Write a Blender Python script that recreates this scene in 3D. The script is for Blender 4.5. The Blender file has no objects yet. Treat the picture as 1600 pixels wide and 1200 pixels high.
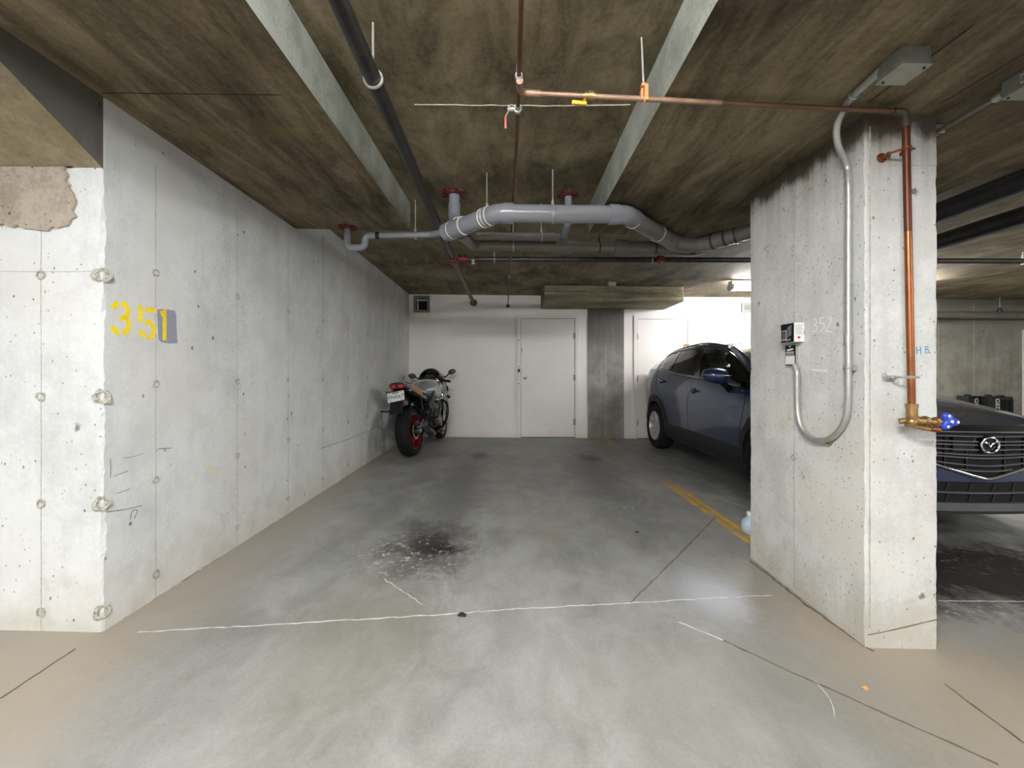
import bpy, bmesh, math, random
from mathutils import Vector, Matrix

random.seed(7)
SC = bpy.context.scene
COL = SC.collection
R = math.radians

# ------------------------------------------------------------------ camera, world, lights, exposure
CAM_H = 1.105          # camera above the floor below it
F = 660.0              # focal length in pixels of the 1600 px wide frame
cam_d = bpy.data.cameras.new('camera')
cam_d.sensor_fit = 'HORIZONTAL'
cam_d.sensor_width = 36.0
cam_d.lens = 36.0 * F / 1600.0
cam_d.shift_y = -18.0 / 1600.0
cam_d.clip_start = 0.02
cam = bpy.data.objects.new('camera', cam_d)
COL.objects.link(cam)
cam.location = (0, 0, CAM_H)
cam.rotation_euler = (R(90), 0, 0)
SC.camera = cam

world = bpy.data.worlds.new('world')
SC.world = world
world.use_nodes = True
world.node_tree.nodes['Background'].inputs[0].default_value = (0.9, 0.95, 1.0, 1)
world.node_tree.nodes['Background'].inputs[1].default_value = 0.15

SC.view_settings.view_transform = 'Standard'
SC.view_settings.look = 'None'
SC.view_settings.gamma = 1.0
SC.view_settings.use_curve_mapping = False
SC.view_settings.exposure = 1.9
SC.cycles.max_bounces = 8
SC.cycles.diffuse_bounces = 7
SC.cycles.glossy_bounces = 4
SC.cycles.transmission_bounces = 6
SC.cycles.transparent_max_bounces = 12
SC.cycles.sample_clamp_indirect = 6.0
SC.cycles.caustics_reflective = False
SC.cycles.caustics_refractive = False
SC.cycles.use_denoising = True

LAMP_FRONT = 62.0      # fluorescent batten of the drive aisle, just above the viewpoint
LAMP_AISLE = 36.0      # the other aisle battens and the added fill row behind
LAMP_BACK = 30.0       # fluorescent battens over the parked car

# ------------------------------------------------------------------ the lie of the slab: it drains to the right
def kslope(y):
    return min(0.026, max(0.009, 0.026 - 0.0023 * y))
def fz(x, y):                       # floor height
    return -x * kslope(y)
TA, TB = 2.204, 2.418               # storey heights under the dropped slab and under the main slab
def ca(x, y): return TA + fz(x, y)
def cb(x, y): return TB + fz(x, y)
def at(u, v, y):                    # point at distance y along the sight line measured in the photograph
    return Vector(((u - 800) / F * y, y, CAM_H + (582 - v) / F * y))

# ------------------------------------------------------------------ material helpers
class NT:
    def __init__(s, name):
        s.m = bpy.data.materials.new(name)
        s.m.use_nodes = True
        s.t = s.m.node_tree
        s.t.nodes.clear()
        s.out = s.t.nodes.new('ShaderNodeOutputMaterial')
    def n(s, kind, **kw):
        nd = s.t.nodes.new('ShaderNode' + kind)
        for k, v in kw.items():
            if k.startswith('p_'):
                setattr(nd, k[2:], v)
        return nd
    def setin(s, nd, key, v):
        sock = nd.inputs[key]
        if isinstance(v, bpy.types.NodeSocket):
            s.t.links.new(v, sock)
        else:
            if isinstance(v, (tuple, list)) and len(v) == 3 and sock.type == 'RGBA':
                v = (*v, 1)
            sock.default_value = v
    def math(s, op, a, b=None, c=None, clamp=False):
        nd = s.n('Math', p_operation=op, p_use_clamp=clamp)
        s.setin(nd, 0, a)
        if b is not None: s.setin(nd, 1, b)
        if c is not None: s.setin(nd, 2, c)
        return nd.outputs[0]
    def pos(s):
        return s.n('NewGeometry').outputs['Position']
    def obj(s):
        return s.n('TexCoord').outputs['Object']
    def scale(s, vec, sc, loc=(0, 0, 0)):
        nd = s.n('Mapping')
        s.setin(nd, 'Vector', vec); s.setin(nd, 'Scale', sc); s.setin(nd, 'Location', loc)
        return nd.outputs[0]
    def noise(s, vec, scale, detail=4, rough=0.55, dist=0.0):
        nd = s.n('TexNoise')
        s.setin(nd, 'Vector', vec); s.setin(nd, 'Scale', scale); s.setin(nd, 'Detail', detail)
        s.setin(nd, 'Roughness', rough); s.setin(nd, 'Distortion', dist)
        return nd.outputs[0]
    def voro(s, vec, scale, feature='F1'):
        nd = s.n('TexVoronoi', p_feature=feature)
        s.setin(nd, 'Vector', vec); s.setin(nd, 'Scale', scale)
        return nd
    def ramp(s, fac, a, b, c0=0.0, c1=1.0):
        nd = s.n('MapRange', p_clamp=True)
        s.setin(nd, 'Value', fac); s.setin(nd, 'From Min', a); s.setin(nd, 'From Max', b)
        s.setin(nd, 'To Min', c0); s.setin(nd, 'To Max', c1)
        return nd.outputs[0]
    def mix(s, fac, a, b):
        nd = s.n('Mix', p_data_type='RGBA')
        s.setin(nd, 0, fac); s.setin(nd, 6, a); s.setin(nd, 7, b)
        return nd.outputs[2]
    def xyz(s, vec):
        nd = s.n('SeparateXYZ'); s.setin(nd, 0, vec)
        return nd.outputs
    def principled(s, color, rough=0.6, metal=0.0, bump=None, bstr=0.3, bdist=0.01, spec=0.5, coat=0.0, emit=None, estr=0.0):
        b = s.n('BsdfPrincipled')
        s.setin(b, 'Base Color', color); s.setin(b, 'Roughness', rough); s.setin(b, 'Metallic', metal)
        s.setin(b, 'Specular IOR Level', spec)
        if coat: s.setin(b, 'Coat Weight', coat); s.setin(b, 'Coat Roughness', 0.05)
        if emit is not None:
            s.setin(b, 'Emission Color', emit); s.setin(b, 'Emission Strength', estr)
        if bump is not None:
            bn = s.n('Bump')
            s.setin(bn, 'Height', bump); s.setin(bn, 'Strength', bstr); s.setin(bn, 'Distance', bdist)
            s.setin(b, 'Normal', bn.outputs[0])
        s.t.links.new(b.outputs[0], s.out.inputs[0])
        return s.m

def srgb(r, g, b):
    def f(c):
        c /= 255.0
        return c / 12.92 if c <= 0.04045 else ((c + 0.055) / 1.055) ** 2.4
    return (f(r), f(g), f(b))

def plain(name, col, rough=0.5, metal=0.0, var=0.15, scale=18.0, bump=0.0, coat=0.0, spec=0.5):
    t = NT(name)
    p = t.obj()
    n = t.noise(p, scale, 4)
    lo = tuple(c * (1 - var) for c in col); hi = tuple(min(1, c * (1 + var)) for c in col)
    c = t.mix(t.ramp(n, .3, .7), lo, hi)
    rv = .06 * min(1, var / .15)
    r = t.ramp(n, .3, .7, max(0, rough - rv), min(1, rough + rv))
    return t.principled(c, r, metal, bump=n if bump else None, bstr=bump, bdist=.002, coat=coat, spec=spec)

def concrete(name, lo, mid, hi, holes=True, streak=0.35, top_stain_or_shade=None, base_dirt=None, rough=0.85, tint=None):
    t = NT(name)
    p = t.pos()
    big = t.noise(p, 0.9, 4, .6)
    med = t.noise(p, 5.0, 7, .65)
    fine = t.noise(p, 70.0, 5, .7)
    st = t.noise(t.scale(p, (9, 9, .5)), 1.0, 5, .6)
    v = t.math('ADD', t.math('MULTIPLY', big, .5), t.math('MULTIPLY', med, .5))
    v = t.math('ADD', v, t.math('MULTIPLY', t.math('SUBTRACT', st, .5), streak))
    v = t.math('ADD', v, t.math('MULTIPLY', t.math('SUBTRACT', fine, .5), .30))
    c = t.mix(t.ramp(v, .3, .52), lo, mid)
    c = t.mix(t.ramp(v, .48, .72), c, hi)
    if tint:
        tn = t.noise(p, 1.7, 3, .5, .4)
        c = t.mix(t.ramp(tn, .52, .72, 0, .55), c, tint)
    x, y, z = t.xyz(p)
    if top_stain_or_shade:
        col, z0, z1 = top_stain_or_shade
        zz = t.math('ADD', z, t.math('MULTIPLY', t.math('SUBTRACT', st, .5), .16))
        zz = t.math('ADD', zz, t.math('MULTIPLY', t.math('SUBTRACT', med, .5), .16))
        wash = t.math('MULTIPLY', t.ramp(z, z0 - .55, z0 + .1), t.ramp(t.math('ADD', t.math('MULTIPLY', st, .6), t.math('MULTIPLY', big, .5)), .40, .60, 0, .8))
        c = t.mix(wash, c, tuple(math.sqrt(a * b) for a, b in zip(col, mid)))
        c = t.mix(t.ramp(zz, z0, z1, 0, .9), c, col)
    if base_dirt:
        col, z1, amt = base_dirt
        zz = t.math('ADD', z, t.math('MULTIPLY', t.math('SUBTRACT', med, .5), .5))
        c = t.mix(t.ramp(zz, 0.0, z1, amt, 0), c, col)
    h = t.math('ADD', t.math('MULTIPLY', fine, .25), t.math('MULTIPLY', med, .8))
    if holes:
        for sc, thr, keep in ((9.0, .085, .62), (24.0, .13, .74), (52.0, .16, .80), (4.6, .07, .5)):
            vv = t.voro(t.scale(p, (1, 1, .8)), sc)
            d = t.math('ADD', vv.outputs['Distance'], t.math('MULTIPLY', t.math('SUBTRACT', fine, .5), .16))
            d = t.math('ADD', d, t.math('MULTIPLY', t.math('SUBTRACT', med, .5), .12))
            r_, g_, b_ = (t.n('SeparateColor'),) * 3
            t.setin(r_, 0, vv.outputs['Color'])
            sel = t.math('GREATER_THAN', r_.outputs[0], keep)
            hole = t.math('MULTIPLY', t.ramp(d, thr * .55, thr, 1, 0), sel)
            c = t.mix(t.math('MULTIPLY', hole, .8), c, tuple(q * .16 for q in mid))
            h = t.math('SUBTRACT', h, t.math('MULTIPLY', hole, 1.5))
    return t.principled(c, rough, 0, bump=h, bstr=.5, bdist=.006, spec=.3)

M = {}
M['wall'] = concrete('cast_concrete_pale', srgb(190, 192, 191), srgb(212, 214, 213), srgb(226, 227, 226), tint=srgb(206, 203, 196), streak=.22,
                     base_dirt=(srgb(196, 186, 166), .28, .5))
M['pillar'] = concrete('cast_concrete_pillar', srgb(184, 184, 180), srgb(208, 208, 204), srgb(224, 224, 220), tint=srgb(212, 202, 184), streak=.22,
                       top_stain_or_shade=(srgb(70, 56, 42), 2.07, 2.12), base_dirt=(srgb(186, 178, 158), .2, .5))  # stained top edge; the wash below also paints in dimmer upper light
M['wall_far'] = concrete('cast_concrete_grey', srgb(122, 119, 108), srgb(152, 149, 138), srgb(176, 172, 160), tint=srgb(128, 118, 98),
                         top_stain_or_shade=(srgb(112, 106, 94), 1.9, 2.6), base_dirt=(srgb(96, 82, 58), .8, .7))
M['column'] = concrete('cast_concrete_column', srgb(120, 118, 112), srgb(158, 156, 150), srgb(190, 188, 182),
                       top_stain_or_shade=(srgb(86, 82, 74), 1.5, 2.3), base_dirt=(srgb(150, 140, 122), .4, .5))
M['haunch'] = concrete('board_marked_soffit', srgb(118, 106, 84), srgb(156, 142, 116), srgb(174, 160, 134), holes=False, tint=srgb(98, 84, 64))
M['patch'] = concrete('rough_mortar', srgb(128, 114, 100), srgb(168, 156, 142), srgb(190, 180, 168), tint=srgb(112, 98, 84))
M['plug'] = plain('mortar_plug', srgb(166, 163, 152), .95, var=.5, scale=120, bump=1.0)
M['beam'] = concrete('beam_concrete', srgb(104, 106, 98), srgb(142, 144, 135), srgb(176, 176, 168), holes=False, streak=.0)

def ceiling_mat(name, lo, mid, hi, stretch):
    t = NT(name)
    p = t.pos()
    g = t.noise(t.scale(p, stretch), 1.0, 7, .7, .6)
    big = t.noise(p, 1.3, 5, .6)
    fine = t.noise(p, 55, 4, .7)
    sp = t.noise(t.scale(p, (stretch[0] * 2.2, stretch[1] * 2.2, 1)), 2.0, 5, .75)
    v = t.math('ADD', t.math('MULTIPLY', g, .55), t.math('MULTIPLY', big, .45))
    v = t.math('ADD', v, t.math('MULTIPLY', t.math('SUBTRACT', fine, .5), .18))
    c = t.mix(t.ramp(v, .38, .5), lo, mid)
    c = t.mix(t.ramp(v, .5, .62), c, hi)
    yl = t.noise(p, 2.3, 3, .5, .2)
    c = t.mix(t.ramp(yl, .6, .75, 0, .45), c, srgb(122, 104, 62))
    gr = t.noise(t.scale(p, (1, 1, 1), (4, 9, 2)), 1.9, 3, .5, .2)
    c = t.mix(t.ramp(gr, .55, .72, 0, .4), c, srgb(64, 65, 48))
    c = t.mix(t.ramp(sp, .60, .74, 0, .55), c, tuple(q * .55 for q in lo))
    h = t.math('ADD', sp, t.math('MULTIPLY', fine, .4))
    return t.principled(c, .8, 0, bump=h, bstr=.25, bdist=.004, spec=.3)
M['ceil_a'] = ceiling_mat('form_stained_soffit', srgb(66, 57, 42), srgb(108, 96, 75), srgb(142, 129, 103), (9.5, 1.7, 3))
M['ceil_b'] = ceiling_mat('form_stained_soffit_far', srgb(82, 73, 55), srgb(126, 114, 90), srgb(158, 145, 117), (6.0, 2.2, 3))
M['drop'] = ceiling_mat('drop_panel_concrete', srgb(84, 78, 58), srgb(136, 127, 104), srgb(164, 154, 128), (1.2, 5.0, 14))

# white painted block wall: faint colour variation, scuffs near the floor
def painted(name, col):
    t = NT(name)
    p = t.pos()
    n = t.noise(p, 2.2, 4, .5)
    sc = t.noise(t.scale(p, (5, 5, 14)), 1.0, 6, .75)
    x, y, z = t.xyz(p)
    c = t.mix(t.ramp(n, .35, .65), tuple(q * .96 for q in col), col)
    m = t.math('MULTIPLY', t.ramp(sc, .60, .70, 0, .35), t.ramp(z, .1, .75, 1, 0))
    c = t.mix(m, c, srgb(150, 140, 132))
    c = t.mix(t.ramp(t.math('ADD', z, t.math('MULTIPLY', n, .1)), 0.02, .16, .4, 0), c, srgb(206, 186, 160))
    return t.principled(c, .55, 0, bump=t.noise(p, 160, 3), bstr=.08, bdist=.002, spec=.35)
M['paint'] = painted('white_wall_paint', srgb(243, 238, 232))
M['doorpaint'] = painted('off_white_door_paint', srgb(236, 232, 226))

# ------------------------------------------------------------------ floor
def floor_mat():
    t = NT('garage_floor_concrete')
    p = t.pos()
    x, y, z = t.xyz(p)
    big = t.noise(p, .8, 5, .6, .3)
    med = t.noise(t.scale(p, (2.4, 1.5, 1)), 2.0, 8, .7, .5)
    fine = t.noise(p, 90, 4, .7)
    spk = t.noise(p, 26, 6, .8)
    v = t.math('ADD', t.math('MULTIPLY', big, .5), t.math('MULTIPLY', med, .5))
    v = t.math('ADD', v, t.math('MULTIPLY', t.math('SUBTRACT', fine, .5), .2))
    c = t.mix(t.ramp(v, .34, .5), srgb(116, 116, 112), srgb(146, 146, 142))
    c = t.mix(t.ramp(v, .5, .68), c, srgb(170, 170, 166))
    warp = t.math('MULTIPLY', t.math('SUBTRACT', med, .5), 1.1)
    warp2 = t.math('MULTIPLY', t.math('SUBTRACT', spk, .5), .7)
    def ell(cx, cy, rx, ry, w=1.0, e0=.55, e1=1.05, fray=1.0):
        dx = t.math('DIVIDE', t.math('SUBTRACT', x, cx), rx)
        dy = t.math('DIVIDE', t.math('SUBTRACT', y, cy), ry)
        d = t.math('SQRT', t.math('ADD', t.math('MULTIPLY', dx, dx), t.math('MULTIPLY', dy, dy)))
        d = t.math('ADD', d, t.math('ADD', warp, t.math('MULTIPLY', warp2, fray)))
        return t.ramp(d, e0, e1, w, 0)
    # beige dust swept against walls and pillar
    dust = srgb(168, 157, 141)
    for m in (ell(-1.75, 1.2, .5, 3.2, .75, .3, 1.1), ell(-2.6, 1.3, 1.4, .45, .9), ell(1.55, 1.75, .55, 1.0, .9, .3, 1.0),
              ell(2.3, 1.35, 1.0, .55, .8), ell(-1.7, 5.0, .22, 2.5, .5)):
        c = t.mix(m, c, dust)
    # worn tyre lanes, painted shade under the car, and the olive grey drive-in patch
    for m in (ell(-.5, 3.9, .30, 2.4, .62, .3, 1.1), ell(.92, 4.6, .36, 2.0, .62, .3, 1.1), ell(-1.0, 3.3, .3, 1.3, .3, .2, 1.1),
              ell(2.9, 4.6, 1.1, 2.6, .72, .5, 1.05)):  # shade under the car, put into the floor colour
        c = t.mix(m, c, srgb(98, 98, 97))
    c = t.mix(ell(-.62, 1.75, .38, .62, .45, .35, 1.1), c, srgb(134, 130, 114))
    c = t.mix(ell(.85, 1.5, .75, .35, .3, .3, 1.1), c, srgb(140, 138, 124))
    # oil under where an engine stands
    c = t.mix(ell(-.52, 2.68, .34, .48, .9, .2, 1.0), c, srgb(52, 50, 48))
    c = t.mix(ell(-.42, 2.62, .17, .12, .9, .3, 1.0), c, srgb(34, 32, 31))
    c = t.mix(ell(-.42, 5.6, .16, .3, .6, .3, 1.0), c, srgb(66, 62, 60))
    c = t.mix(ell(1.0, 5.5, .2, .3, .6, .3, 1.0), c, srgb(66, 62, 60))
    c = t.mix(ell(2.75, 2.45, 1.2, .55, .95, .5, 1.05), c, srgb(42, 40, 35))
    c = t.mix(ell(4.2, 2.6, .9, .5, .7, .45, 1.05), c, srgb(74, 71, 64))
    # rust ring
    c = t.mix(ell(.28, 2.85, .16, .12, .35, .4, 1.0), c, srgb(150, 128, 98))
    # scoured pale aggregate
    pale = t.ramp(spk, .56, .64)
    for m in (ell(-.62, 2.55, .42, .34, .9, .4, 1.2), ell(-.1, 4.9, .8, .28, .55, .3, 1.1), ell(1.0, 3.65, .3, .55, .7, .3, 1.1),
              ell(1.2, 4.4, .3, .5, .5, .3, 1.1), ell(2.25, 2.05, .5, .12, .9, .3, 1.1), ell(3.0, 2.6, .9, .3, .4, .3, 1.1)):
        c = t.mix(t.math('MULTIPLY', m, pale), c, srgb(206, 202, 192))
    # pool of lamp light painted into the floor beside the pillar
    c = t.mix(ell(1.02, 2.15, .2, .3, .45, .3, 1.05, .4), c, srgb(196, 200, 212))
    # yellow stall line, two strokes, worn
    dl = t.math('ABSOLUTE', t.math('SUBTRACT', x, t.math('SUBTRACT', 1.655, t.math('MULTIPLY', y, .012))))
    band = t.math('MULTIPLY', t.ramp(dl, .054, .060, 1, 0), t.ramp(dl, .010, .018, .2, 1))
    yy = t.math('MAXIMUM', t.math('MULTIPLY', t.ramp(y, 2.78, 2.84), t.ramp(y, 4.15, 4.5, 1, 0)),
                t.math('MULTIPLY', t.ramp(y, 6.2, 6.7), .8))
    worn = t.ramp(t.noise(t.scale(p, (16, 5, 1)), 1.0, 6, .75), .41, .50)
    c = t.mix(t.math('MULTIPLY', t.math('MULTIPLY', band, yy), worn), c, srgb(222, 172, 30))
    r = t.ramp(v, .35, .65, .42, .66)
    h = t.math('ADD', t.math('MULTIPLY', spk, .5), t.math('MULTIPLY', fine, .3))
    return t.principled(c, r, 0, bump=h, bstr=.12, bdist=.004, spec=.4)
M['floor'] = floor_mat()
M['seal'] = plain('joint_sealant', srgb(206, 204, 198), .8, var=.25, scale=30)
M['crack'] = plain('joint_dirt', srgb(112, 104, 90), .9, var=.3, scale=30)  # dark dirt lying in joints and cracks
M['caulk'] = plain('white_caulk', srgb(214, 208, 192), .7, var=.2, scale=60)

# metals, plastics, paints
M['pvc'] = plain('grey_pvc', srgb(128, 129, 135), .25, var=.03, scale=6)
M['pvc_dark'] = plain('dusty_grey_pvc', srgb(116, 110, 104), .42, var=.15, scale=7)
M['pvc_mark'] = plain('white_pipe_marking', srgb(222, 220, 214), .5, var=.1)
M['abs'] = plain('black_pipe', srgb(52, 50, 52), .33, var=.3, scale=9)
M['steel_black'] = plain('black_steel_pipe', srgb(58, 54, 52), .42, .3, var=.35, scale=14)
M['steel_brown'] = plain('brown_steel_pipe', srgb(96, 84, 72), .45, .3, var=.25, scale=14)
M['rust'] = plain('rusty_brown_pipe', srgb(92, 62, 40), .55, .2, var=.35, scale=22)
M['copper'] = plain('copper_pipe', srgb(146, 90, 56), .38, .8, var=.18, scale=12)
M['rust_copper'] = plain('tarnished_copper_pipe', srgb(98, 54, 36), .45, .55, var=.25, scale=12)
M['tarnish'] = plain('tarnished_brown_copper', srgb(112, 82, 62), .5, .4, var=.25, scale=9)
M['copper_dull'] = plain('dull_copper_pipe', srgb(150, 120, 100), .5, .45, var=.2, scale=15)
M['brass'] = plain('brass', srgb(158, 128, 84), .42, .8, var=.25, scale=40)
M['galv'] = plain('galvanised_steel', srgb(186, 186, 182), .35, .6, var=.12, scale=30)
M['chrome'] = plain('chrome', srgb(226, 228, 230), .12, 1.0, var=.04)
M['boxgrey'] = plain('grey_box_steel', srgb(124, 124, 116), .45, .3, var=.12, scale=25)
M['redcollar'] = plain('red_firestop', srgb(84, 24, 24), .6, var=.3, scale=40)
M['redcoup'] = plain('red_enamel', srgb(112, 30, 26), .45, var=.25, scale=40)
M['orange'] = plain('orange_enamel', srgb(226, 140, 86), .5, var=.1)
M['yellow_lever'] = plain('yellow_vinyl', srgb(226, 172, 40), .4, var=.12)
M['red_lever'] = plain('red_vinyl', srgb(188, 84, 60), .45, var=.15)
M['blue_handle'] = plain('blue_enamel', srgb(36, 68, 186), .35, var=.15)
M['black'] = plain('black_plastic', srgb(20, 20, 22), .5, var=.2, scale=12, spec=.3)
M['satin_black'] = plain('satin_black', srgb(22, 22, 24), .3, var=.2, scale=12)
M['void'] = plain('unlit_void', (.003, .003, .003), .9, var=.1)
M['label_white'] = plain('white_label', srgb(232, 232, 228), .5, var=.03)
M['label_grey'] = plain('grey_label_print', srgb(150, 150, 150), .5, var=.1)
M['label_red'] = plain('red_label_print', srgb(190, 60, 52), .5, var=.1)
M['stencil'] = plain('yellow_stencil_paint', srgb(255, 220, 14), .6, var=.1, scale=60)
M['greypaint'] = plain('grey_cover_paint', srgb(146, 150, 164), .6, var=.08, scale=60)
M['chalk'] = plain('white_chalk', srgb(232, 230, 226), .9, var=.1, scale=90)
M['bluemark'] = plain('blue_marker', srgb(70, 146, 190), .7, var=.2, scale=90)
M['palebottle'] = plain('pale_blue_plastic', srgb(186, 206, 222), .3, var=.08)
M['leaf_dark'] = plain('dead_leaf', srgb(52, 50, 30), .8, var=.4, scale=60)
M['leaf_orange'] = plain('orange_leaf', srgb(214, 160, 92), .7, var=.2, scale=60)
M['rubber'] = plain('tyre_rubber', srgb(25, 25, 27), .75, var=.25, scale=40, bump=.2, spec=.22)
M['rubble'] = plain('broken_concrete', srgb(186, 178, 164), .9, var=.25, scale=30, bump=.6)
M['greentag'] = plain('green_sticker', srgb(150, 186, 70), .5, var=.15)

def emit_mat(name, col, strength):
    t = NT(name)
    e = t.n('Emission')
    t.setin(e, 'Color', (*col, 1)); t.setin(e, 'Strength', strength)
    t.t.links.new(e.outputs[0], t.out.inputs[0])
    return t.m
M['tube_front'] = emit_mat('fluorescent_diffuser_aisle', (.985, .99, 1.0), LAMP_FRONT)
M['tube_aisle'] = emit_mat('fluorescent_diffuser_row', (.985, .99, 1.0), LAMP_AISLE)
M['tube_back'] = emit_mat('fluorescent_diffuser_bay', (.985, .99, 1.0), LAMP_BACK)

def glass_mat(name, tint, ior=1.5, rough=0.0):
    t = NT(name)
    tr = t.n('BsdfTransparent'); t.setin(tr, 0, (*tint, 1))
    gl = t.n('BsdfGlossy'); t.setin(gl, 'Roughness', rough)
    t.setin(gl, 'Color', (1, 1, 1, 1))
    fr = t.n('Fresnel'); t.setin(fr, 0, ior)
    mx = t.n('MixShader')
    t.t.links.new(fr.outputs[0], mx.inputs[0]); t.t.links.new(tr.outputs[0], mx.inputs[1]); t.t.links.new(gl.outputs[0], mx.inputs[2])
    t.t.links.new(mx.outputs[0], t.out.inputs[0])
    return t.m
M['glass'] = glass_mat('tinted_window_glass', (.30, .33, .32))
M['glass_dark'] = glass_mat('privacy_window_glass', (.10, .11, .11))
M['smoke'] = glass_mat('smoked_screen', (.42, .40, .38))
M['lens'] = glass_mat('headlamp_lens', (.75, .78, .8))
# ------------------------------------------------------------------ mesh builder
ORG = {}     # object name -> world origin of its thing, so that parts can be written in world coordinates

def perp(d):
    a = Vector((0, 0, 1)) if abs(d.z) < .9 else Vector((1, 0, 0))
    u = d.cross(a).normalized()
    return u, d.cross(u).normalized()

class MB:
    def __init__(s):
        s.v, s.f, s.mi = [], [], []
    def add(s, vs, fs, mi=0, mat=None):
        o = len(s.v)
        for q in vs:
            q = Vector(q)
            s.v.append(mat @ q if mat is not None else q)
        for f in fs:
            s.f.append([i + o for i in f]); s.mi.append(mi)
        return s
    def box(s, x0, y0, z0, x1, y1, z1, mi=0, mat=None):
        vs = [(x0, y0, z0), (x1, y0, z0), (x1, y1, z0), (x0, y1, z0), (x0, y0, z1), (x1, y0, z1), (x1, y1, z1), (x0, y1, z1)]
        return s.add(vs, [(3, 2, 1, 0), (4, 5, 6, 7), (0, 1, 5, 4), (1, 2, 6, 5), (2, 3, 7, 6), (3, 0, 4, 7)], mi, mat)
    def cbox(s, c, sz, mi=0, mat=None):
        a, b, d = (q / 2 for q in sz)
        m = Matrix.Translation(c) @ (mat.to_4x4() if mat is not None else Matrix())
        return s.box(-a, -b, -d, a, b, d, mi, m)
    def loft(s, rings, mi=0, closed=True, caps=True):
        n = len(rings[0]); o = len(s.v)
        for r in rings:
            s.v.extend(Vector(q) for q in r)
        for i in range(len(rings) - 1):
            for j in range(n if closed else n - 1):
                k = (j + 1) % n
                s.f.append([o + i * n + j, o + i * n + k, o + (i + 1) * n + k, o + (i + 1) * n + j]); s.mi.append(mi)
        if caps and closed:
            s.f.append([o + j for j in range(n)][::-1]); s.mi.append(mi)
            e = o + (len(rings) - 1) * n
            s.f.append([e + j for j in range(n)]); s.mi.append(mi)
        return s
    def tube(s, pts, r, n=12, mi=0, caps=True):
        pts = [Vector(p) for p in pts]
        rs = r if isinstance(r, (list, tuple)) else [r] * len(pts)
        dirs = []
        for i in range(len(pts)):
            a = pts[max(0, i - 1)]; b = pts[min(len(pts) - 1, i + 1)]
            dirs.append((b - a).normalized())
        u, w = perp(dirs[0])
        rings = []
        for i, p in enumerate(pts):
            if i:
                q = dirs[i - 1].rotation_difference(dirs[i])
                u = q @ u; w = q @ w
            rings.append([p + (u * math.cos(2 * math.pi * k / n) + w * math.sin(2 * math.pi * k / n)) * rs[i] for k in range(n)])
        return s.loft(rings, mi, True, caps)
    def cyl(s, p0, p1, r0, r1=None, n=16, mi=0):
        return s.tube([p0, p1], [r0, r0 if r1 is None else r1], n, mi)
    def lathe(s, prof, mat=None, n=24, mi=0, caps=True):
        m = mat if mat is not None else Matrix()
        rings = [[m @ Vector((r * math.cos(2 * math.pi * k / n), r * math.sin(2 * math.pi * k / n), z)) for k in range(n)] for r, z in prof]
        return s.loft(rings, mi, True, caps)
    def torus(s, c, axis, R0, r, n=32, m=10, mi=0, a0=0, a1=2 * math.pi, ref=None):
        axis = Vector(axis).normalized(); c = Vector(c)
        if ref is None: u, w = perp(axis)
        else:
            u = Vector(ref); u = (u - axis * u.dot(axis)).normalized(); w = axis.cross(u)
        full = abs(a1 - a0 - 2 * math.pi) < 1e-6
        rings = []
        for i in range(n if full else n + 1):
            a = a0 + (a1 - a0) * i / n
            d = u * math.cos(a) + w * math.sin(a)
            rings.append([c + d * (R0 + r * math.cos(2 * math.pi * k / m)) + axis * r * math.sin(2 * math.pi * k / m) for k in range(m)])
        if full: rings.append(rings[0])
        return s.loft(rings, mi, True, not full)
    def sphere(s, c, r, n=16, m=10, mi=0, mat=None):
        c = Vector(c); r = Vector((r, r, r)) if not hasattr(r, '__len__') else Vector(r)
        rings = []
        for i in range(1, m):
            t = math.pi * i / m
            rings.append([Vector((r.x * math.sin(t) * math.cos(2 * math.pi * k / n), r.y * math.sin(t) * math.sin(2 * math.pi * k / n), r.z * math.cos(t))) for k in range(n)])
        mm = Matrix.Translation(c) @ (mat.to_4x4() if mat is not None else Matrix())
        rings = [[mm @ q for q in ring] for ring in rings]
        return s.loft(rings, mi, True, True)
    def prism(s, poly, ext, mi=0):
        """poly: 3D points of a flat outline, ext: extrusion vector"""
        ext = Vector(ext); a = [Vector(p) for p in poly]; b = [p + ext for p in a]
        n = len(a)
        fs = [list(range(n))[::-1], [n + i for i in range(n)]] + [(i, (i + 1) % n, n + (i + 1) % n, n + i) for i in range(n)]
        return s.add(a + b, fs, mi)
    def ribbon(s, pts, w, nrm, th=.0006, mi=0):
        """flat painted stroke of width w lying on a plane with normal nrm"""
        pts = [Vector(p) for p in pts]; nrm = Vector(nrm).normalized()
        L, Rr = [], []
        ws = w if isinstance(w, (list, tuple)) else [w] * len(pts)
        for i, p in enumerate(pts):
            d = (pts[min(i + 1, len(pts) - 1)] - pts[max(0, i - 1)]).normalized()
            sd = nrm.cross(d).normalized() * ws[i] / 2
            L.append(p + sd); Rr.append(p - sd)
        rings = [[l, r, r + nrm * th, l + nrm * th] for l, r in zip(L, Rr)]
        return s.loft(rings, mi, True, True)
    def build(s, name, mat, parent=None, smooth=40, bevel=0.0, bseg=2, world=None, top_mat=None):
        me = bpy.data.meshes.new(name)
        off = ORG.get(parent.name, Vector()) if parent is not None else (world or Vector())
        me.from_pydata([tuple(v - off) for v in s.v], [], s.f)
        mats = mat if isinstance(mat, (list, tuple)) else [mat]
        for m in mats: me.materials.append(m)
        for p, i in zip(me.polygons, s.mi): p.material_index = min(i, len(mats) - 1)
        bm = bmesh.new(); bm.from_mesh(me)
        bmesh.ops.remove_doubles(bm, verts=bm.verts, dist=1e-6)
        bmesh.ops.recalc_face_normals(bm, faces=bm.faces)
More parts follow.
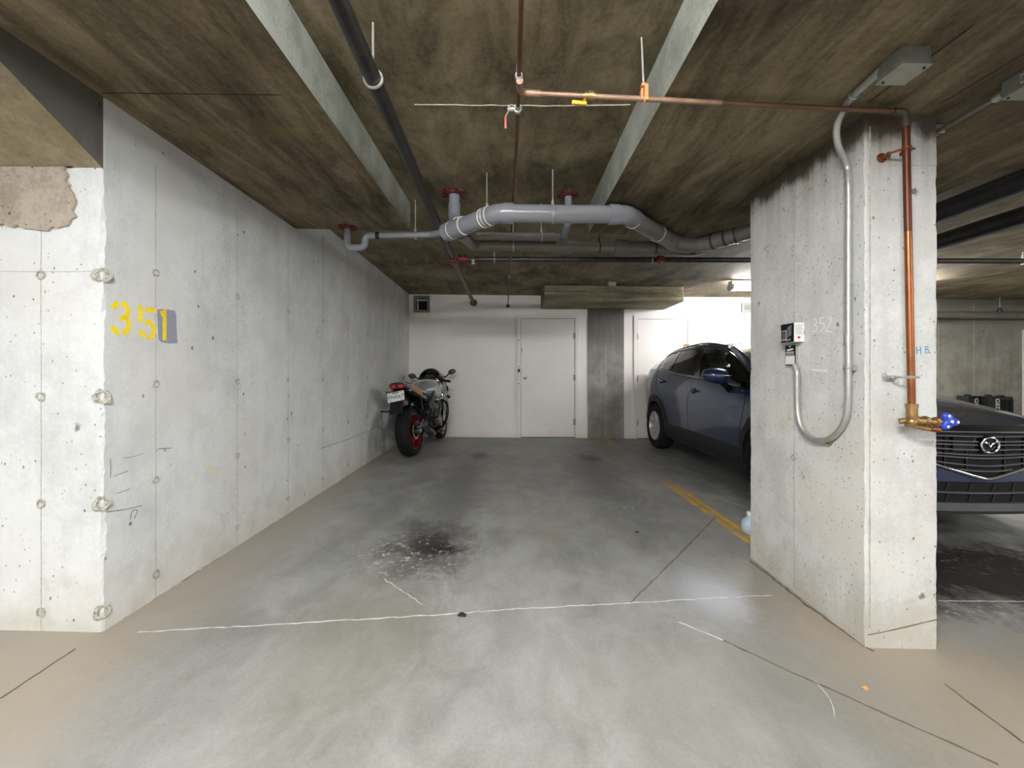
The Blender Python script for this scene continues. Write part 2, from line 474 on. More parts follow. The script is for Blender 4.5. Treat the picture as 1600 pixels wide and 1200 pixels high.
        if bevel:
            es = [e for e in bm.edges if len(e.link_faces) == 2 and e.calc_face_angle(0) > R(35)]
            bmesh.ops.bevel(bm, geom=es, offset=bevel, offset_type='OFFSET', segments=bseg, profile=.6, affect='EDGES', clamp_overlap=True)
        bm.to_mesh(me); bm.free()
        if smooth:
            me.shade_smooth(); me.set_sharp_from_angle(angle=R(smooth))
        o = bpy.data.objects.new(name, me)
        COL.objects.link(o)
        if parent is not None:
            o.parent = parent
            ORG[o.name] = off
        else:
            o.location = off
            ORG[o.name] = Vector(off)
        return o

def tag(o, label=None, cat=None, group=None, kind=None):
    if label: o['label'] = label
    if cat: o['category'] = cat
    if group: o['group'] = group
    if kind: o['kind'] = kind
    return o
def thing(name, loc, label, cat, group=None, local=False, rot=None):
    o = bpy.data.objects.new(name, None)
    o.empty_display_size = .1
    COL.objects.link(o)
    o.location = loc
    if rot is not None: o.rotation_euler = rot
    ORG[o.name] = Vector() if local else Vector(loc)
    return tag(o, label, cat, group)
def struct(o):
    o['kind'] = 'structure'
    return o
def arc(c, u, w, r, a0, a1, n=8):
    c, u, w = Vector(c), Vector(u), Vector(w)
    return [c + u * r * math.cos(R(a0 + (a1 - a0) * i / n)) + w * r * math.sin(R(a0 + (a1 - a0) * i / n)) for i in range(n + 1)]
def fillet(pts, r, n=7):
    """polyline with its corners rounded"""
    pts = [Vector(p) for p in pts]
    out = [pts[0]]
    for i in range(1, len(pts) - 1):
        a, b, c = pts[i - 1], pts[i], pts[i + 1]
        d0 = (a - b); d1 = (c - b)
        rr = min(r, d0.length * .48, d1.length * .48)
        p0 = b + d0.normalized() * rr; p1 = b + d1.normalized() * rr
        for k in range(n + 1):
            t = k / n
            out.append(p0 * (1 - t) ** 2 + b * 2 * t * (1 - t) + p1 * t * t)
    out.append(pts[-1])
    return out
def text_mesh(name, body, mat, parent, size, m4, extrude=.0004, spacing=1.0):
    cu = bpy.data.curves.new(name, 'FONT')
    cu.body = body; cu.size = size; cu.extrude = extrude; cu.align_x = 'CENTER'; cu.align_y = 'CENTER'; cu.space_character = spacing
    cu.resolution_u = 3
    tmp = bpy.data.objects.new(name + '_tmp', cu)
    COL.objects.link(tmp)
    me = bpy.data.meshes.new_from_object(tmp.evaluated_get(bpy.context.evaluated_depsgraph_get()))
    bpy.data.objects.remove(tmp)
    me.transform(m4)
    if parent is not None: me.transform(Matrix.Translation(-ORG.get(parent.name, Vector())))
    me.materials.clear(); me.materials.append(mat)
    o = bpy.data.objects.new(name, me)
    COL.objects.link(o); o.parent = parent
    return o
def frame(o, ex, ey, ez):
    """matrix with origin o and axes ex, ey, ez"""
    m = Matrix.Identity(4)
    for i, a in enumerate((ex, ey, ez)):
        for j in range(3): m[j][i] = a[j]
    for j in range(3): m[j][3] = o[j]
    return m

# ------------------------------------------------------------------ structure
XL0, XL1, YF, YB = -1.684, -1.752, 1.736, 7.18      # left wall near / far, its front face, the back wall
YA, XA = 3.32, 2.512                                 # edges of the dropped slab
def grid_slab(mb, x0, x1, y0, y1, zlo, zhi, nx, ny, mi=0):
    xs = [x0 + (x1 - x0) * i / nx for i in range(nx + 1)]; ys = [y0 + (y1 - y0) * j / ny for j in range(ny + 1)]
    lo = [(x, y, zlo(x, y)) for y in ys for x in xs]; hi = [(x, y, zhi(x, y)) for y in ys for x in xs]
    n = len(lo); w = nx + 1
    fs = []
    for j in range(ny):
        for i in range(nx):
            a = j * w + i
            fs.append((a, a + w, a + w + 1, a + 1)); fs.append((n + a, n + a + 1, n + a + w + 1, n + a + w))
    for i in range(nx):
        fs.append((i, i + 1, n + i + 1, n + i)); a = ny * w + i
        fs.append((a + 1, a, n + a, n + a + 1))
    for j in range(ny):
        a = j * w; fs.append((a + w, a, n + a, n + a + w)); a = j * w + nx
        fs.append((a, a + w, n + a + w, n + a))
    mb.add(lo + hi, fs, mi)

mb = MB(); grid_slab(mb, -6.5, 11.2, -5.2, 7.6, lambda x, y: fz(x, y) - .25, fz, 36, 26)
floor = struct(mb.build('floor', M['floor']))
mb = MB(); grid_slab(mb, -6.5, 11.2, -5.2, 7.6, cb, lambda x, y: 2.95, 36, 26)
ceiling = struct(mb.build('ceiling', M['ceil_b'], smooth=0))
XSL, XSR = -.80, .60                                 # the raised strip between the two dropped slabs
def soffit(x0, x1):
    mb = MB(); grid_slab(mb, x0, x1, -5.2, YA, ca, lambda x, y: cb(x, y) + .02, 14, 20)
    o = mb.build('dropped_slab', [M['ceil_a'], M['beam']], ceiling, smooth=0)
    for p in o.data.polygons:
        if abs(p.normal.z) < .5: p.material_index = 1
    o['kind'] = 'structure'
soffit(-6.5, XSL); soffit(XSR, XA)
# thickened haunch of the neighbouring slab, left of the bay
hz = 1.944
prof = [(1.17, ca(-1.7, 1.2) + .03), (1.17, ca(-1.7, 1.2)), (YF + .004, hz), (YF + .004, 2.4)]
mb = MB(); mb.prism([(-6.4, y, z) for y, z in prof], (6.4 + XL0, 0, 0))
hau = mb.build('soffit_haunch', [M['haunch'], M['wall']], ceiling, smooth=0)
hau.data.materials[1] = M['column']  # side face given darker concrete to paint in its shadow
for p in hau.data.polygons:
    if abs(p.normal.x) > .5: p.material_index = 1
# dropped capital over the far column
def drop():
    mb = MB()
    yf, x0, x1 = 6.33, .49, 2.58
    def sec(x, cut=0):
        zb = CAM_H + 1.085 - .006 * x
        zt = cb(x, yf) + .05
        mid = zb + (cb(x, yf) - zb) * .58
        return [(x, yf + .006 + cut, zt), (x, yf + .006 + cut, mid + .01), (x, yf - .008 + cut, mid), (x, yf - .008 + cut, zb + .012), (x, yf + .004 + cut, zb), (x, YB + .05, zb), (x, YB + .05, zt)]
    mb.loft([sec(x0, .02), sec(x0 + .03), sec(x1 - .03), sec(x1, .02)])
    o = mb.build('drop_panel', M['drop'], ceiling, smooth=0)
drop()

def jag(a): return (random.random() ** 2) * a + .0015
def rough_prism(corners, z0, z1, amp, dz=.018, rough=None):
    """vertical prism whose arrises are broken and crumbly"""
    n = len(corners); rings = []
    z = z0
    st = [[random.random() for _ in range(2)] for _ in corners]
    while True:
        ring = []
        for i, c in enumerate(corners):
            c = Vector(c); p = Vector(corners[i - 1]); q = Vector(corners[(i + 1) % n])
            a = amp if (rough is None or i in rough) else .004
            d0 = (p - c).normalized(); d1 = (q - c).normalized()
            for k in (0, 1):
                st[i][k] = min(1, max(0, st[i][k] * .72 + random.random() * .28 + random.choice((-.12, 0, 0, .16))))
            e0, e1 = .0015 + a * st[i][0] ** 1.6, .0015 + a * st[i][1] ** 1.6
            ring.append((c + d0 * e0).to_tuple() + (z,)); ring.append((c + d1 * e1).to_tuple() + (z,))
        rings.append(ring)
        if z >= z1: break
        z = min(z1, z + dz)
    return MB().loft(rings)

wl = rough_prism([(-6.4, YF), (XL0, YF), (XL1, 7.5), (-6.4, 7.5)], -.2, 2.6, .020, rough=(1,))
wall_left = struct(wl.build('wall_left', M['wall'], smooth=0))
wb = MB(); wb.box(-1.9, YB, -.2, 5.4, 7.5, 2.6)
wall_back = struct(wb.build('wall_back', M['paint'], smooth=0))
wb = MB(); wb.box(5.4, YB, -.3, 11.2, 7.5, 2.6)
wall_far = struct(wb.build('wall_back_right', M['wall_far'], smooth=0))
for nm, b in (('wall_right', (11.0, -5.2, -.4, 11.3, 7.6, 2.7)), ('wall_front', (-6.6, -5.3, -.3, 11.3, -5.0, 2.8)), ('wall_left_far', (-6.6, -5.2, -.2, -6.3, 2.0, 2.8))):
    mb = MB(); mb.box(*b); struct(mb.build(nm, M['wall'], smooth=0))
mb = MB(); mb.box(5.4, 6.93, -.2, 11.0, YB + .01, .255)
struct(mb.build('trim_1', M['wall_far'], smooth=0, bevel=.01))
col_ = rough_prism([(1.284, YB - .012), (1.902, YB - .012), (1.902, YB + .1), (1.284, YB + .1)], -.1, 2.3, .006, .03)
tag(col_.build('concrete_column', M['column'], smooth=0), 'bare grey concrete column between the two white doors', 'column')
PX0, PX1, PY0, PY1 = 1.46, 1.757, 1.745, 2.59
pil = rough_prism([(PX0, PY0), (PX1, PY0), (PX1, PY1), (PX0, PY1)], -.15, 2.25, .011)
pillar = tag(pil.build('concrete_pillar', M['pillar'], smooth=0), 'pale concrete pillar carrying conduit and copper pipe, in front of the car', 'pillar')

# form seams, tie plugs, mortar patch --------------------------------------
def seam(pts, w, nrm, mat, parent, name='form_seam', jit=.0012, th=.0009, step=.06):
    pts = [Vector(p) for p in pts]; out = []
    for a, b in zip(pts[:-1], pts[1:]):
        n = max(1, int((b - a).length / step))
        side = Vector(nrm).cross((b - a).normalized())
        for i in range(n): out.append(a.lerp(b, i / n) + side * random.uniform(-jit, jit))
    out.append(pts[-1])
    ws = [w * random.uniform(.55, 1.3) for _ in out]
    return MB().ribbon(out, ws, nrm, th).build(name, mat, parent, smooth=0)
def xw(y): return XL0 + (XL1 - XL0) * (y - YF) / (7.5 - YF)
nl = Vector((1, (XL0 - XL1) / (7.5 - YF), 0)).normalized()
M['seamc'] = plain('seam_laitance', srgb(172, 170, 162), .95, var=.3, scale=60)
SEAM_Y = [2.0 + .605 * i for i in range(9)]
for y in SEAM_Y:
    seam([(xw(y), y, .02), (xw(y), y, 2.1 if y < 3.3 else 2.35)], .0032, nl, M['seamc'], wall_left)
seam([(-1.935, YF, .02), (-1.935, YF, 1.7)], .003, (0, -1, 0), M['seamc'], wall_left)
seam([(-2.55, YF, .02), (-2.55, YF, 1.7)], .003, (0, -1, 0), M['seamc'], wall_left)
seam([(-2.1, YF, CAM_H + .415 + .0), (-1.69, YF, CAM_H + .415)], .003, (0, -1, 0), M['seamc'], wall_left)

def plug_mesh(seed, r):
    rnd = random.Random(seed); mb = MB(); n = 14
    rings = []
    for q, h in ((1.0, -.002), (.9, .004), (.62, .005), (.5, -.006), (.25, -.008)):
        rings.append([(r * q * (1 + rnd.uniform(-.2, .2)) * math.cos(2 * math.pi * k / n) * 1.15, r * q * (1 + rnd.uniform(-.2, .2)) * math.sin(2 * math.pi * k / n), h + rnd.uniform(-.002, .002)) for k in range(n)])
    mb.loft(rings)
    o = mb.build('tie_plug', M['plug'], smooth=0)
    me = o.data; bpy.data.objects.remove(o)
    return me
plugs = [plug_mesh(i, .0185) for i in range(4)]
def add_plug(p, ex, ez, parent, s=1.0):
    o = bpy.data.objects.new('tie_plug', random.choice(plugs)); COL.objects.link(o); o.parent = parent
    ex, ez = Vector(ex), Vector(ez); ey = ez.cross(ex)
    o.matrix_local = Matrix.Translation(Vector(p) - ORG[parent.name]) @ frame((0, 0, 0), ex, ey, ez) @ Matrix.Rotation(random.uniform(0, 6.28), 4, 'Z') @ Matrix.Scale(s, 4)
for y in SEAM_Y:
    for dz in (.425, -.10, -.555, -1.0):
        add_plug((xw(y), y, CAM_H + dz + .01 + fz(-1.7, y)), (0, 1, 0), nl, wall_left, random.uniform(.8, 1.05))
for x in (-1.935, -2.55):
    for dz in (.40, -.10, -.54, -.985):
        add_plug((x, YF, CAM_H + dz), (1, 0, 0), (0, -1, 0), wall_left)
for dz in (.40, -.10, -.54, -.985):
    add_plug((XL0 - .004, YF + .004, CAM_H + dz), (1, 1, 0), (.7, -.7, 0), wall_left, 1.1)
for u, v in ((1197, 388), (1240, 388), (1240, 715)):
    y = PX0 * F / (u - 800)
    add_plug((PX0, y, CAM_H + (582 - v) / F * y), (0, 1, 0), (-1, 0, 0), pillar, .8)
seam([(PX0, PX0 * F / 441, .0), (PX0, PX0 * F / 441, 2.05)], .004, (-1, 0, 0), M['seamc'], pillar)
seam([(1.478, PY0, .05), (1.478, PY0, 2.12)], .006, (0, -1, 0), M['seamc'], pillar)
seam([(1.478, PY0, 1.96), (PX1, PY0, 1.96)], .003, (0, -1, 0), M['seamc'], pillar)
seam([(1.47, PY0 - .0005, .02), (1.52, PY0 - .0005, .03), (PX1, PY0 - .0005, .085)], .004, (0, -1, 0), M['crack'], pillar, 'crack')
for u in (946,):
    x = (u - 800) / F * YB
    seam([(x, YB - .012, .05), (x, YB - .012, 1.6)], .008, (0, -1, 0), M['seamc'], bpy.data.objects['concrete_column'])
for x in (7.25, 7.85, 9.1):
    seam([(x, YB, .3), (x, YB, 2.3)], .012, (0, -1, 0), M['seamc'], wall_far)
for x in (7.25, 7.85, 8.45, 9.1):
    for z in (.62, 1.12, 1.62):
        add_plug((x, YB, z), (1, 0, 0), (0, -1, 0), wall_far, .9)
# overrun of rough mortar on the front face of the left wall
def mortar():
    zt, zb = hz + .002, 1.705
    edge = []
    z = zt
    while z > zb:
        edge.append((-1.815 + random.uniform(-.012, .012) + .03 * math.sin((z - 1.7) * 17) * (1 if z < 1.9 else .3), z)); z -= .012
    low = []
    x = -1.84
    while x > -3.0:
        low.append((x, zb + random.uniform(-.012, .010) - .01 * math.sin(x * 9))); x -= .02
    poly = [(-3.0, zt)] + edge[:0] + [(-1.80, zt)] + edge + low + [(-3.0, zb)]
    MB().prism([(x, YF + .001, z) for x, z in poly], (0, -.012, 0)).build('mortar_overrun', M['patch'], wall_left, smooth=0, bevel=.0)
mortar()

# floor joints ---------------------------------------------------------------
def fp(x, y, e=.0006): return Vector((x, y, fz(x, y) + e))
def fuv(u, v):
    y = 1.1 * F / (v - 582)
    for _ in range(4):
        x = (u - 800) / F * y
        y = (CAM_H - fz(x, y)) * F / (v - 582)
    return fp((u - 800) / F * y, y)
def joint(uvs, w, mat, jit=.004, name='floor_joint'):
    seam([fuv(*q) for q in uvs], w, (0, 0, 1), mat, floor, name, jit, .0012, .03)
joint([(215, 988), (430, 976), (700, 960), (800, 952), (990, 942), (1205, 930)], .0055, M['seal'])
joint([(1118, 808), (1050, 878), (985, 942)], .006, M['crack'], .003)
joint([(1060, 972), (1095, 987), (1130, 1001)], .006, M['seal'], .005)
joint([(1120, 996), (1240, 1052), (1330, 1092), (1460, 1150), (1560, 1195)], .007, M['crack'], .002)
joint([(118, 1014), (60, 1052), (0, 1092)], .005, M['crack'], .002)
joint([(1476, 1069), (1560, 1132), (1660, 1205)], .007, M['crack'], .002)
joint([(1467, 939), (1600, 940), (1900, 941)], .006, M['seal'], .002)
joint([(1172, 876), (1260, 945), (1352, 1010), (1366, 1018)], .014, M['crack'], .006, 'floor_crack')
joint([(1275, 1065), (1296, 1092), (1304, 1120)], .003, M['seal'], .004, 'floor_crack')
joint([(600, 905), (632, 925), (660, 945)], .0035, M['seal'], .006, 'floor_crack')
joint([(163, 985), (300, 898), (470, 789), (606, 702)], .008, M['crack'], .004, 'floor_crack')
# ceiling joints
def cuv(u, v):
    y = 1.1 * F / (582 - v)
    for _ in range(4):
        x = (u - 800) / F * y
        y = (ca(x, y) - CAM_H) * F / (582 - v)
    x = (u - 800) / F * y
    return Vector((x, y, ca(x, y) - .0006))
M['dark_joint'] = plain('soffit_joint_dirt', srgb(54, 46, 34), .9, var=.2)
seam([cuv(160, 145), cuv(440, 148)], .005, (0, 0, -1), M['dark_joint'], ceiling, 'soffit_joint', .002, .001)
def cuvb(u, v):
    y = 1.3 * F / (582 - v)
    for _ in range(4):
        x = (u - 800) / F * y
        y = (cb(x, y) - CAM_H) * F / (582 - v)
    x = (u - 800) / F * y
    return Vector((x, y, cb(x, y) - .0006))
seam([cuvb(648, 163), cuvb(850, 165), cuvb(985, 163)], .004, (0, 0, -1), M['caulk'], ceiling, 'caulked_joint', .0025, .002, .03)
M['dark_joint'] = plain('soffit_joint_dirt', srgb(54, 46, 34), .9, var=.2)
seam([cuv(1356, 160), cuv(1520, 40)], .006, (0, 0, -1), M['dark_joint'], ceiling, 'soffit_joint', .001, .001)
seam([cuv(1469, 162), cuv(1640, 60)], .006, (0, 0, -1), M['dark_joint'], ceiling, 'soffit_joint', .001, .001)

M['smear'] = plain('faded_yellow_smear', srgb(214, 211, 192), .8, var=.06, scale=60)
# painted writing --------------------------------------------------------------
def wpt(u, v):
    y = 1.69 * F / (800 - u)
    for _ in range(4): y = -xw(y) * F / (800 - u)
    return Vector((xw(y), y, CAM_H + (582 - v) / F * y)) + nl * .0006
def crop10(pts): return [wpt(140 + a / 10, 440 + b / 10) for a, b in pts]
def smoothline(pts, n=5):
    pts = [Vector(p) for p in pts]; out = []
    for i in range(len(pts) - 1):
        p0, p1, p2, p3 = pts[max(0, i - 1)], pts[i], pts[i + 1], pts[min(len(pts) - 1, i + 2)]
        for k in range(n):
            t = k / n
            out.append(.5 * ((2 * p1) + (p2 - p0) * t + (2 * p0 - 5 * p1 + 4 * p2 - p3) * t * t + (3 * p1 - p0 - 3 * p2 + p3) * t ** 3))
    out.append(pts[-1]); return out
digits = [
    [[(345, 405), (400, 360), (448, 330)], [(505, 330), (560, 370), (592, 450), (590, 510), (560, 550), (470, 572)],
     [(560, 560), (598, 620), (604, 690), (580, 760), (512, 812)], [(340, 695), (390, 765), (452, 818)]],
    [[(792, 370), (790, 500), (790, 632)], [(868, 440), (950, 445), (1036, 450)], [(862, 630), (930, 640), (985, 700), (1000, 760), (985, 830), (930, 890)],
     [(790, 755), (820, 820), (884, 868)]],
    [[(1106, 500), (1140, 490), (1180, 470)], [(1168, 438), (1168, 680), (1168, 918)]]]
for d in digits:
    mb = MB()
    for st_ in d:
        mb.ribbon(smoothline(crop10(st_)), .0225, nl)
    mb.build('painted_digit', M['stencil'], wall_left, smooth=0)
MB().prism([p - nl * .0004 for p in crop10([(1052, 440), (1120, 425), (1240, 440), (1330, 455), (1352, 520), (1355, 700), (1372, 965), (1240, 968), (1110, 945), (1075, 900), (1062, 700)])], nl * .0008).build('grey_paint_patch', M['greypaint'], wall_left, smooth=0)
M['scuff'] = plain('rubber_scuff', srgb(134, 134, 136), .8, var=.3, scale=80)
for pts, w in (([(500, 701), (530, 691), (560, 680), (602, 661)], .006), ([(176, 745), (186, 741), (200, 736)], .003), ([(182, 771), (192, 768), (203, 764)], .003), ([(166, 800), (195, 796), (222, 790)], .004),
               ([(203, 812), (207, 798), (214, 798), (210, 810)], .004), ([(243, 708), (246, 702), (252, 701), (268, 700)], .004), ([(172, 717), (173, 730), (172, 747)], .004), ([(192, 716), (210, 713), (224, 708)], .0025)):
    MB().ribbon(smoothline([wpt(*q) for q in pts], 4), w, nl, .0003).build('scuff_mark', M['scuff'], wall_left, smooth=0)
MB().prism([wpt(*q) for q in ((318, 722), (330, 727), (341, 732), (340, 765), (336, 764), (335, 744), (322, 736))], nl * .0004).build('yellow_smear', M['smear'], wall_left, smooth=0)
def ppt(u, v):
    y = PX0 * F / (u - 800)
    return Vector((PX0 - .0008, y, CAM_H + (582 - v) / F * y))
def chalk(strokes, w, mat, name, pt, nrm, parent):
    mb = MB()
    for s_ in strokes: mb.ribbon(smoothline([pt(*q) for q in s_]), w, nrm)
    mb.build(name, mat, parent, smooth=0)
NX = (-1, 0, 0)
chalk([[(1271, 500), (1275, 499), (1276, 505), (1273, 508), (1277, 511), (1275, 517), (1270, 518)]], .0045, M['chalk'], 'chalk_digit', ppt, NX, pillar)
chalk([[(1288, 497), (1282, 497)], [(1282, 497), (1282, 505), (1287, 505), (1288, 512), (1281, 518)]], .0045, M['chalk'], 'chalk_digit', ppt, NX, pillar)
chalk([[(1294, 498), (1298, 497), (1298, 504), (1292, 514), (1293, 518), (1300, 518)]], .005, M['chalk'], 'chalk_digit', ppt, NX, pillar)
chalk([[(1269, 577.5), (1280, 579), (1293, 579)]], .010, M['chalk'], 'chalk_dash', ppt, NX, pillar)
def fpt(u, v):
    y = PY0 - .0008
    return Vector(((u - 800) / F * y, y, CAM_H + (582 - v) / F * y))
NY = (0, -1, 0)
chalk([[(1432, 542), (1432.5, 548), (1433, 553)], [(1432.5, 548.5), (1438.5, 546)], [(1438, 541.5), (1438.5, 548), (1439, 554)]], .0035, M['bluemark'], 'marker_letter', fpt, NY, pillar)
chalk([[(1446, 541.5), (1446.5, 552)], [(1445, 541.5), (1449, 541.5), (1449.5, 545), (1446.5, 546.5)], [(1446.5, 546.5), (1451, 547), (1451, 551), (1446.5, 552)]], .003, M['bluemark'], 'marker_letter', fpt, NY, pillar)
# ------------------------------------------------------------------ doors and wall openings
PXM = YB / F
def door(name, u0, u1, v_top, jamb, y, mats, hinge_side, zfloor, label=None):
    x0, x1 = (u0 - 800) * PXM, (u1 - 800) * PXM
    zt = CAM_H + (582 - v_top) * PXM
    mb = MB(); mb.box(x0, y - .022, zfloor, x0 + jamb, y + .02, zt)
    root = struct(mb.build(name, mats, smooth=0, bevel=.004))
    mb = MB(); mb.box(x1 - jamb, y - .022, zfloor, x1, y + .02, zt)
    mb.build('door_jamb', mats, root, smooth=0, bevel=.004)
    mb = MB(); mb.box(x0 + jamb - .001, y - .022, zt - jamb, x1 - jamb + .001, y + .02, zt)
    mb.build('door_head', mats, root, smooth=0, bevel=.004)
    mb = MB(); mb.box(x0 + jamb, y - .002, zfloor, x1 - jamb, y + .01, zt - jamb)
    mb.build('door_gap', M['void'], root, smooth=0)
    mb = MB(); mb.box(x0 + jamb + .005, y - .012, zfloor + .012, x1 - jamb - .005, y - .001, zt - jamb - .005)
    leaf = mb.build('door_leaf', mats, root, smooth=0, bevel=.002)
    hx = x1 - jamb if hinge_side > 0 else x0 + jamb
    for f in (.16, .50, .86):
        z = zt - jamb - (zt - zfloor) * f + .04
        mb = MB(); mb.cyl((hx, y - .022, z - .05), (hx, y - .022, z + .05), .009, n=10)
        mb.box(hx - .03, y - .016, z - .05, hx + .004, y - .012, z + .05)
        mb.build('hinge', M['steel_grey'], root)
    return root, x0, x1, zt
M['steel_grey'] = plain('worn_grey_steel', srgb(158, 152, 146), .4, .5, var=.2, scale=40)
d1, dx0, dx1, dzt = door('door_1', 808, 904, 492, .062, YB, M['doorpaint'], 1, fz(.6, YB) + .002)
for v in (532, 572.5, 599.5):
    z = CAM_H + (582 - v) * PXM
    mb = MB()
    mb.box(dx0 - .006, YB - .030, z - .022, dx0 + .055, YB - .021, z + .022)
    mb.box(dx0 + .05, YB - .034, z - .014, dx0 + .125, YB - .013, z + .014)
    mb.cyl((dx0 + .03, YB - .038, z), (dx0 + .03, YB - .028, z), .010, n=10)
    h = mb.build('hasp', M['label_white'], d1, bevel=.002)
    mb = MB(); mb.box(dx0 + .014, YB - .040, z - .005, dx0 + .042, YB - .0375, z + .005)
    mb.build('hasp_slot', M['black'], h, smooth=0)
mb = MB(); z = CAM_H + (582 - 540) * PXM; mb.box(dx0 + .008, YB - .026, z - .05, dx0 + .045, YB - .021, z + .05)
mb.build('strike_plate', M['label_white'], d1, bevel=.002)
mb = MB(); z = CAM_H + (582 - 579) * PXM; mb.box(dx0 + .012, YB - .030, z - .027, dx0 + .05, YB - .021, z + .027)
mb.build('latch_box', M['black'], d1, bevel=.003)
mb = MB(); z = CAM_H + (582 - 547) * PXM
mb.tube([(dx0 + .075, YB - .013, z + .03), (dx0 + .078, YB - .03, z + .01), (dx0 + .085, YB - .03, z - .04)], .006, 8)
mb.build('padlock_shackle', M['steel_grey'], d1)
mb = MB(); z = CAM_H + (582 - 590) * PXM; cx = (820.3 - 800) * PXM
ym = Matrix.Translation((cx, YB - .013, z)) @ Matrix.Rotation(R(90), 4, 'X')
mb.lathe([(.036, 0), (.036, .006), (.014, .010), (.013, .035), (.026, .045), (.029, .060), (.022, .070), (.004, .072)], ym, 20)
kn = mb.build('door_knob', M['galv'], d1)
mb = MB(); mb.cyl((cx, YB - .087, z), (cx, YB - .0845, z), .012, n=12); mb.build('keyhole', M['black'], kn)
d2, ex0, ex1, ezt = door('door_2', 990, 1080, 493, .062, YB, M['paint'], -1, fz(2.6, YB) + .002)
mb = MB(); z = CAM_H + (582 - 540) * PXM; cx = (1070 - 800) * PXM
mb.box(cx - .03, YB - .03, z - .045, cx + .015, YB - .012, z + .03); mb.box(cx - .005, YB - .045, z + .005, cx + .07, YB - .022, z + .03)
mb.build('door_latch', M['brass'], d2, bevel=.004)
door('door_3', 1597, 1690, 515, .075, YB, M['paint'], 1, fz(8.9, YB) + .002)

# square duct opening high on the back wall, left
def vent_frame(name, u0, u1, v0, v1, label, louvre):
    x0, x1 = (u0 - 800) * PXM, (u1 - 800) * PXM
    z1, z0 = CAM_H + (582 - v0) * PXM, CAM_H + (582 - v1) * PXM
    r = thing(name, ((x0 + x1) / 2, YB, z0), label, 'vent')
    t = .038
    mb = MB()
    mb.box(x0, YB - .03, z0, x0 + t, YB, z1); mb.box(x1 - t, YB - .03, z0, x1, YB, z1)
    mb.box(x0 + t, YB - .03, z0, x1 - t, YB, z0 + t); mb.box(x0 + t, YB - .03, z1 - t, x1 - t, YB, z1)
    mb.build('vent_rim', M['boxgrey'], r, smooth=0, bevel=.003)
    mb = MB(); mb.box(x0 + t * .8, YB - .004, z0 + t * .8, x1 - t * .8, YB - .001, z1 - t * .8); mb.build('duct_mouth', M['void'], r, smooth=0)
    if louvre:
        for i in range(4):
            z = z0 + t + (z1 - z0 - 2 * t) * (i + .5) / 4
            mb = MB(); mb.box(x0 + t, YB - .024, z - .002, x1 - t, YB - .006, z + .010, mat=None); mb.build('louvre_blade', M['boxgrey'], r, smooth=0)
    else:
        mb = MB(); mb.box(x0 + t, YB - .018, z1 - t - .05, x1 - t, YB - .012, z1 - t - .02); mb.box(x0 + t + .02, YB - .018, z0 + t, x0 + t + .045, YB - .010, z1 - t)
        mb.build('damper_lever', M['galv'], r, smooth=0)
    return r
vent_frame('duct_opening', 646.5, 671.5, 462.5, 488, 'square dark duct opening with metal rim, high on white wall above the motorcycle', False)
vent_frame('louvre_vent', 1158, 1178, 473.5, 488, 'small grey louvred vent on the white wall above the car roof', True)

# ------------------------------------------------------------------ fluorescent battens
def batten(x, y, ztop, L, mat, label, group=None):
    r = thing('fluorescent_light', (x + L / 2, y, ztop), label, 'light', group)
    mb = MB(); mb.box(x, y - .05, ztop - .045, x + L, y + .05, ztop - .001); mb.build('light_housing', M['label_white'], r, bevel=.004)
    mb = MB()
    sec = [(-.062, -.044), (-.070, -.075), (-.058, -.112), (-.025, -.128), (.025, -.128), (.058, -.112), (.070, -.075), (.062, -.044)]
    mb.loft([[(xx, y + a, ztop + b) for a, b in sec] for xx in (x + .03, x + L - .03)])
    mb.build('light_diffuser', mat, r)
    for xx in (x, x + L - .03):
        mb = MB(); mb.loft([[(q, y + a * 1.06, ztop + b * 1.02) for a, b in sec] for q in (xx, xx + .03)]); mb.build('light_end_cap', M['label_white'], r)
    return r
def zc(x, y): return (ca(x, y) if (x < XSL or XSR < x < XA) and y < YA else cb(x, y))
batten(2.99, 5.80, cb(4.21, 5.8) - .004, 1.22, M['tube_back'], 'lit fluorescent batten under the slab above the car roof, half hidden by the pillar')
batten(4.45, 5.80, cb(5.67, 5.8) - .004, 1.22, M['tube_back'], 'lit fluorescent batten behind the pillar, over the far side of the car')
for x, yy, lb in ((-.77, -.15, 'lit batten of the drive aisle in the middle, just above the viewpoint'), (-4.9, -1.2, 'far left lit batten in the drive aisle, out of the picture'), (4.3, -1.2, 'far right lit batten in the drive aisle, out of the picture'),
                  (-2.6, -3.6, 'left unseen fill batten added behind the viewpoint'), (3.7, -3.6, 'right unseen fill batten added behind the viewpoint'), (6.8, .9, 'lit batten above the neighbouring stall at the right')):
    batten(x, yy, min(zc(x, yy), zc(x + 1.22, yy)) - .010, 1.22, M['tube_front'] if abs(x) < 1 else M['tube_aisle'], lb)  # rearmost pair is unseen, added to light the front faces

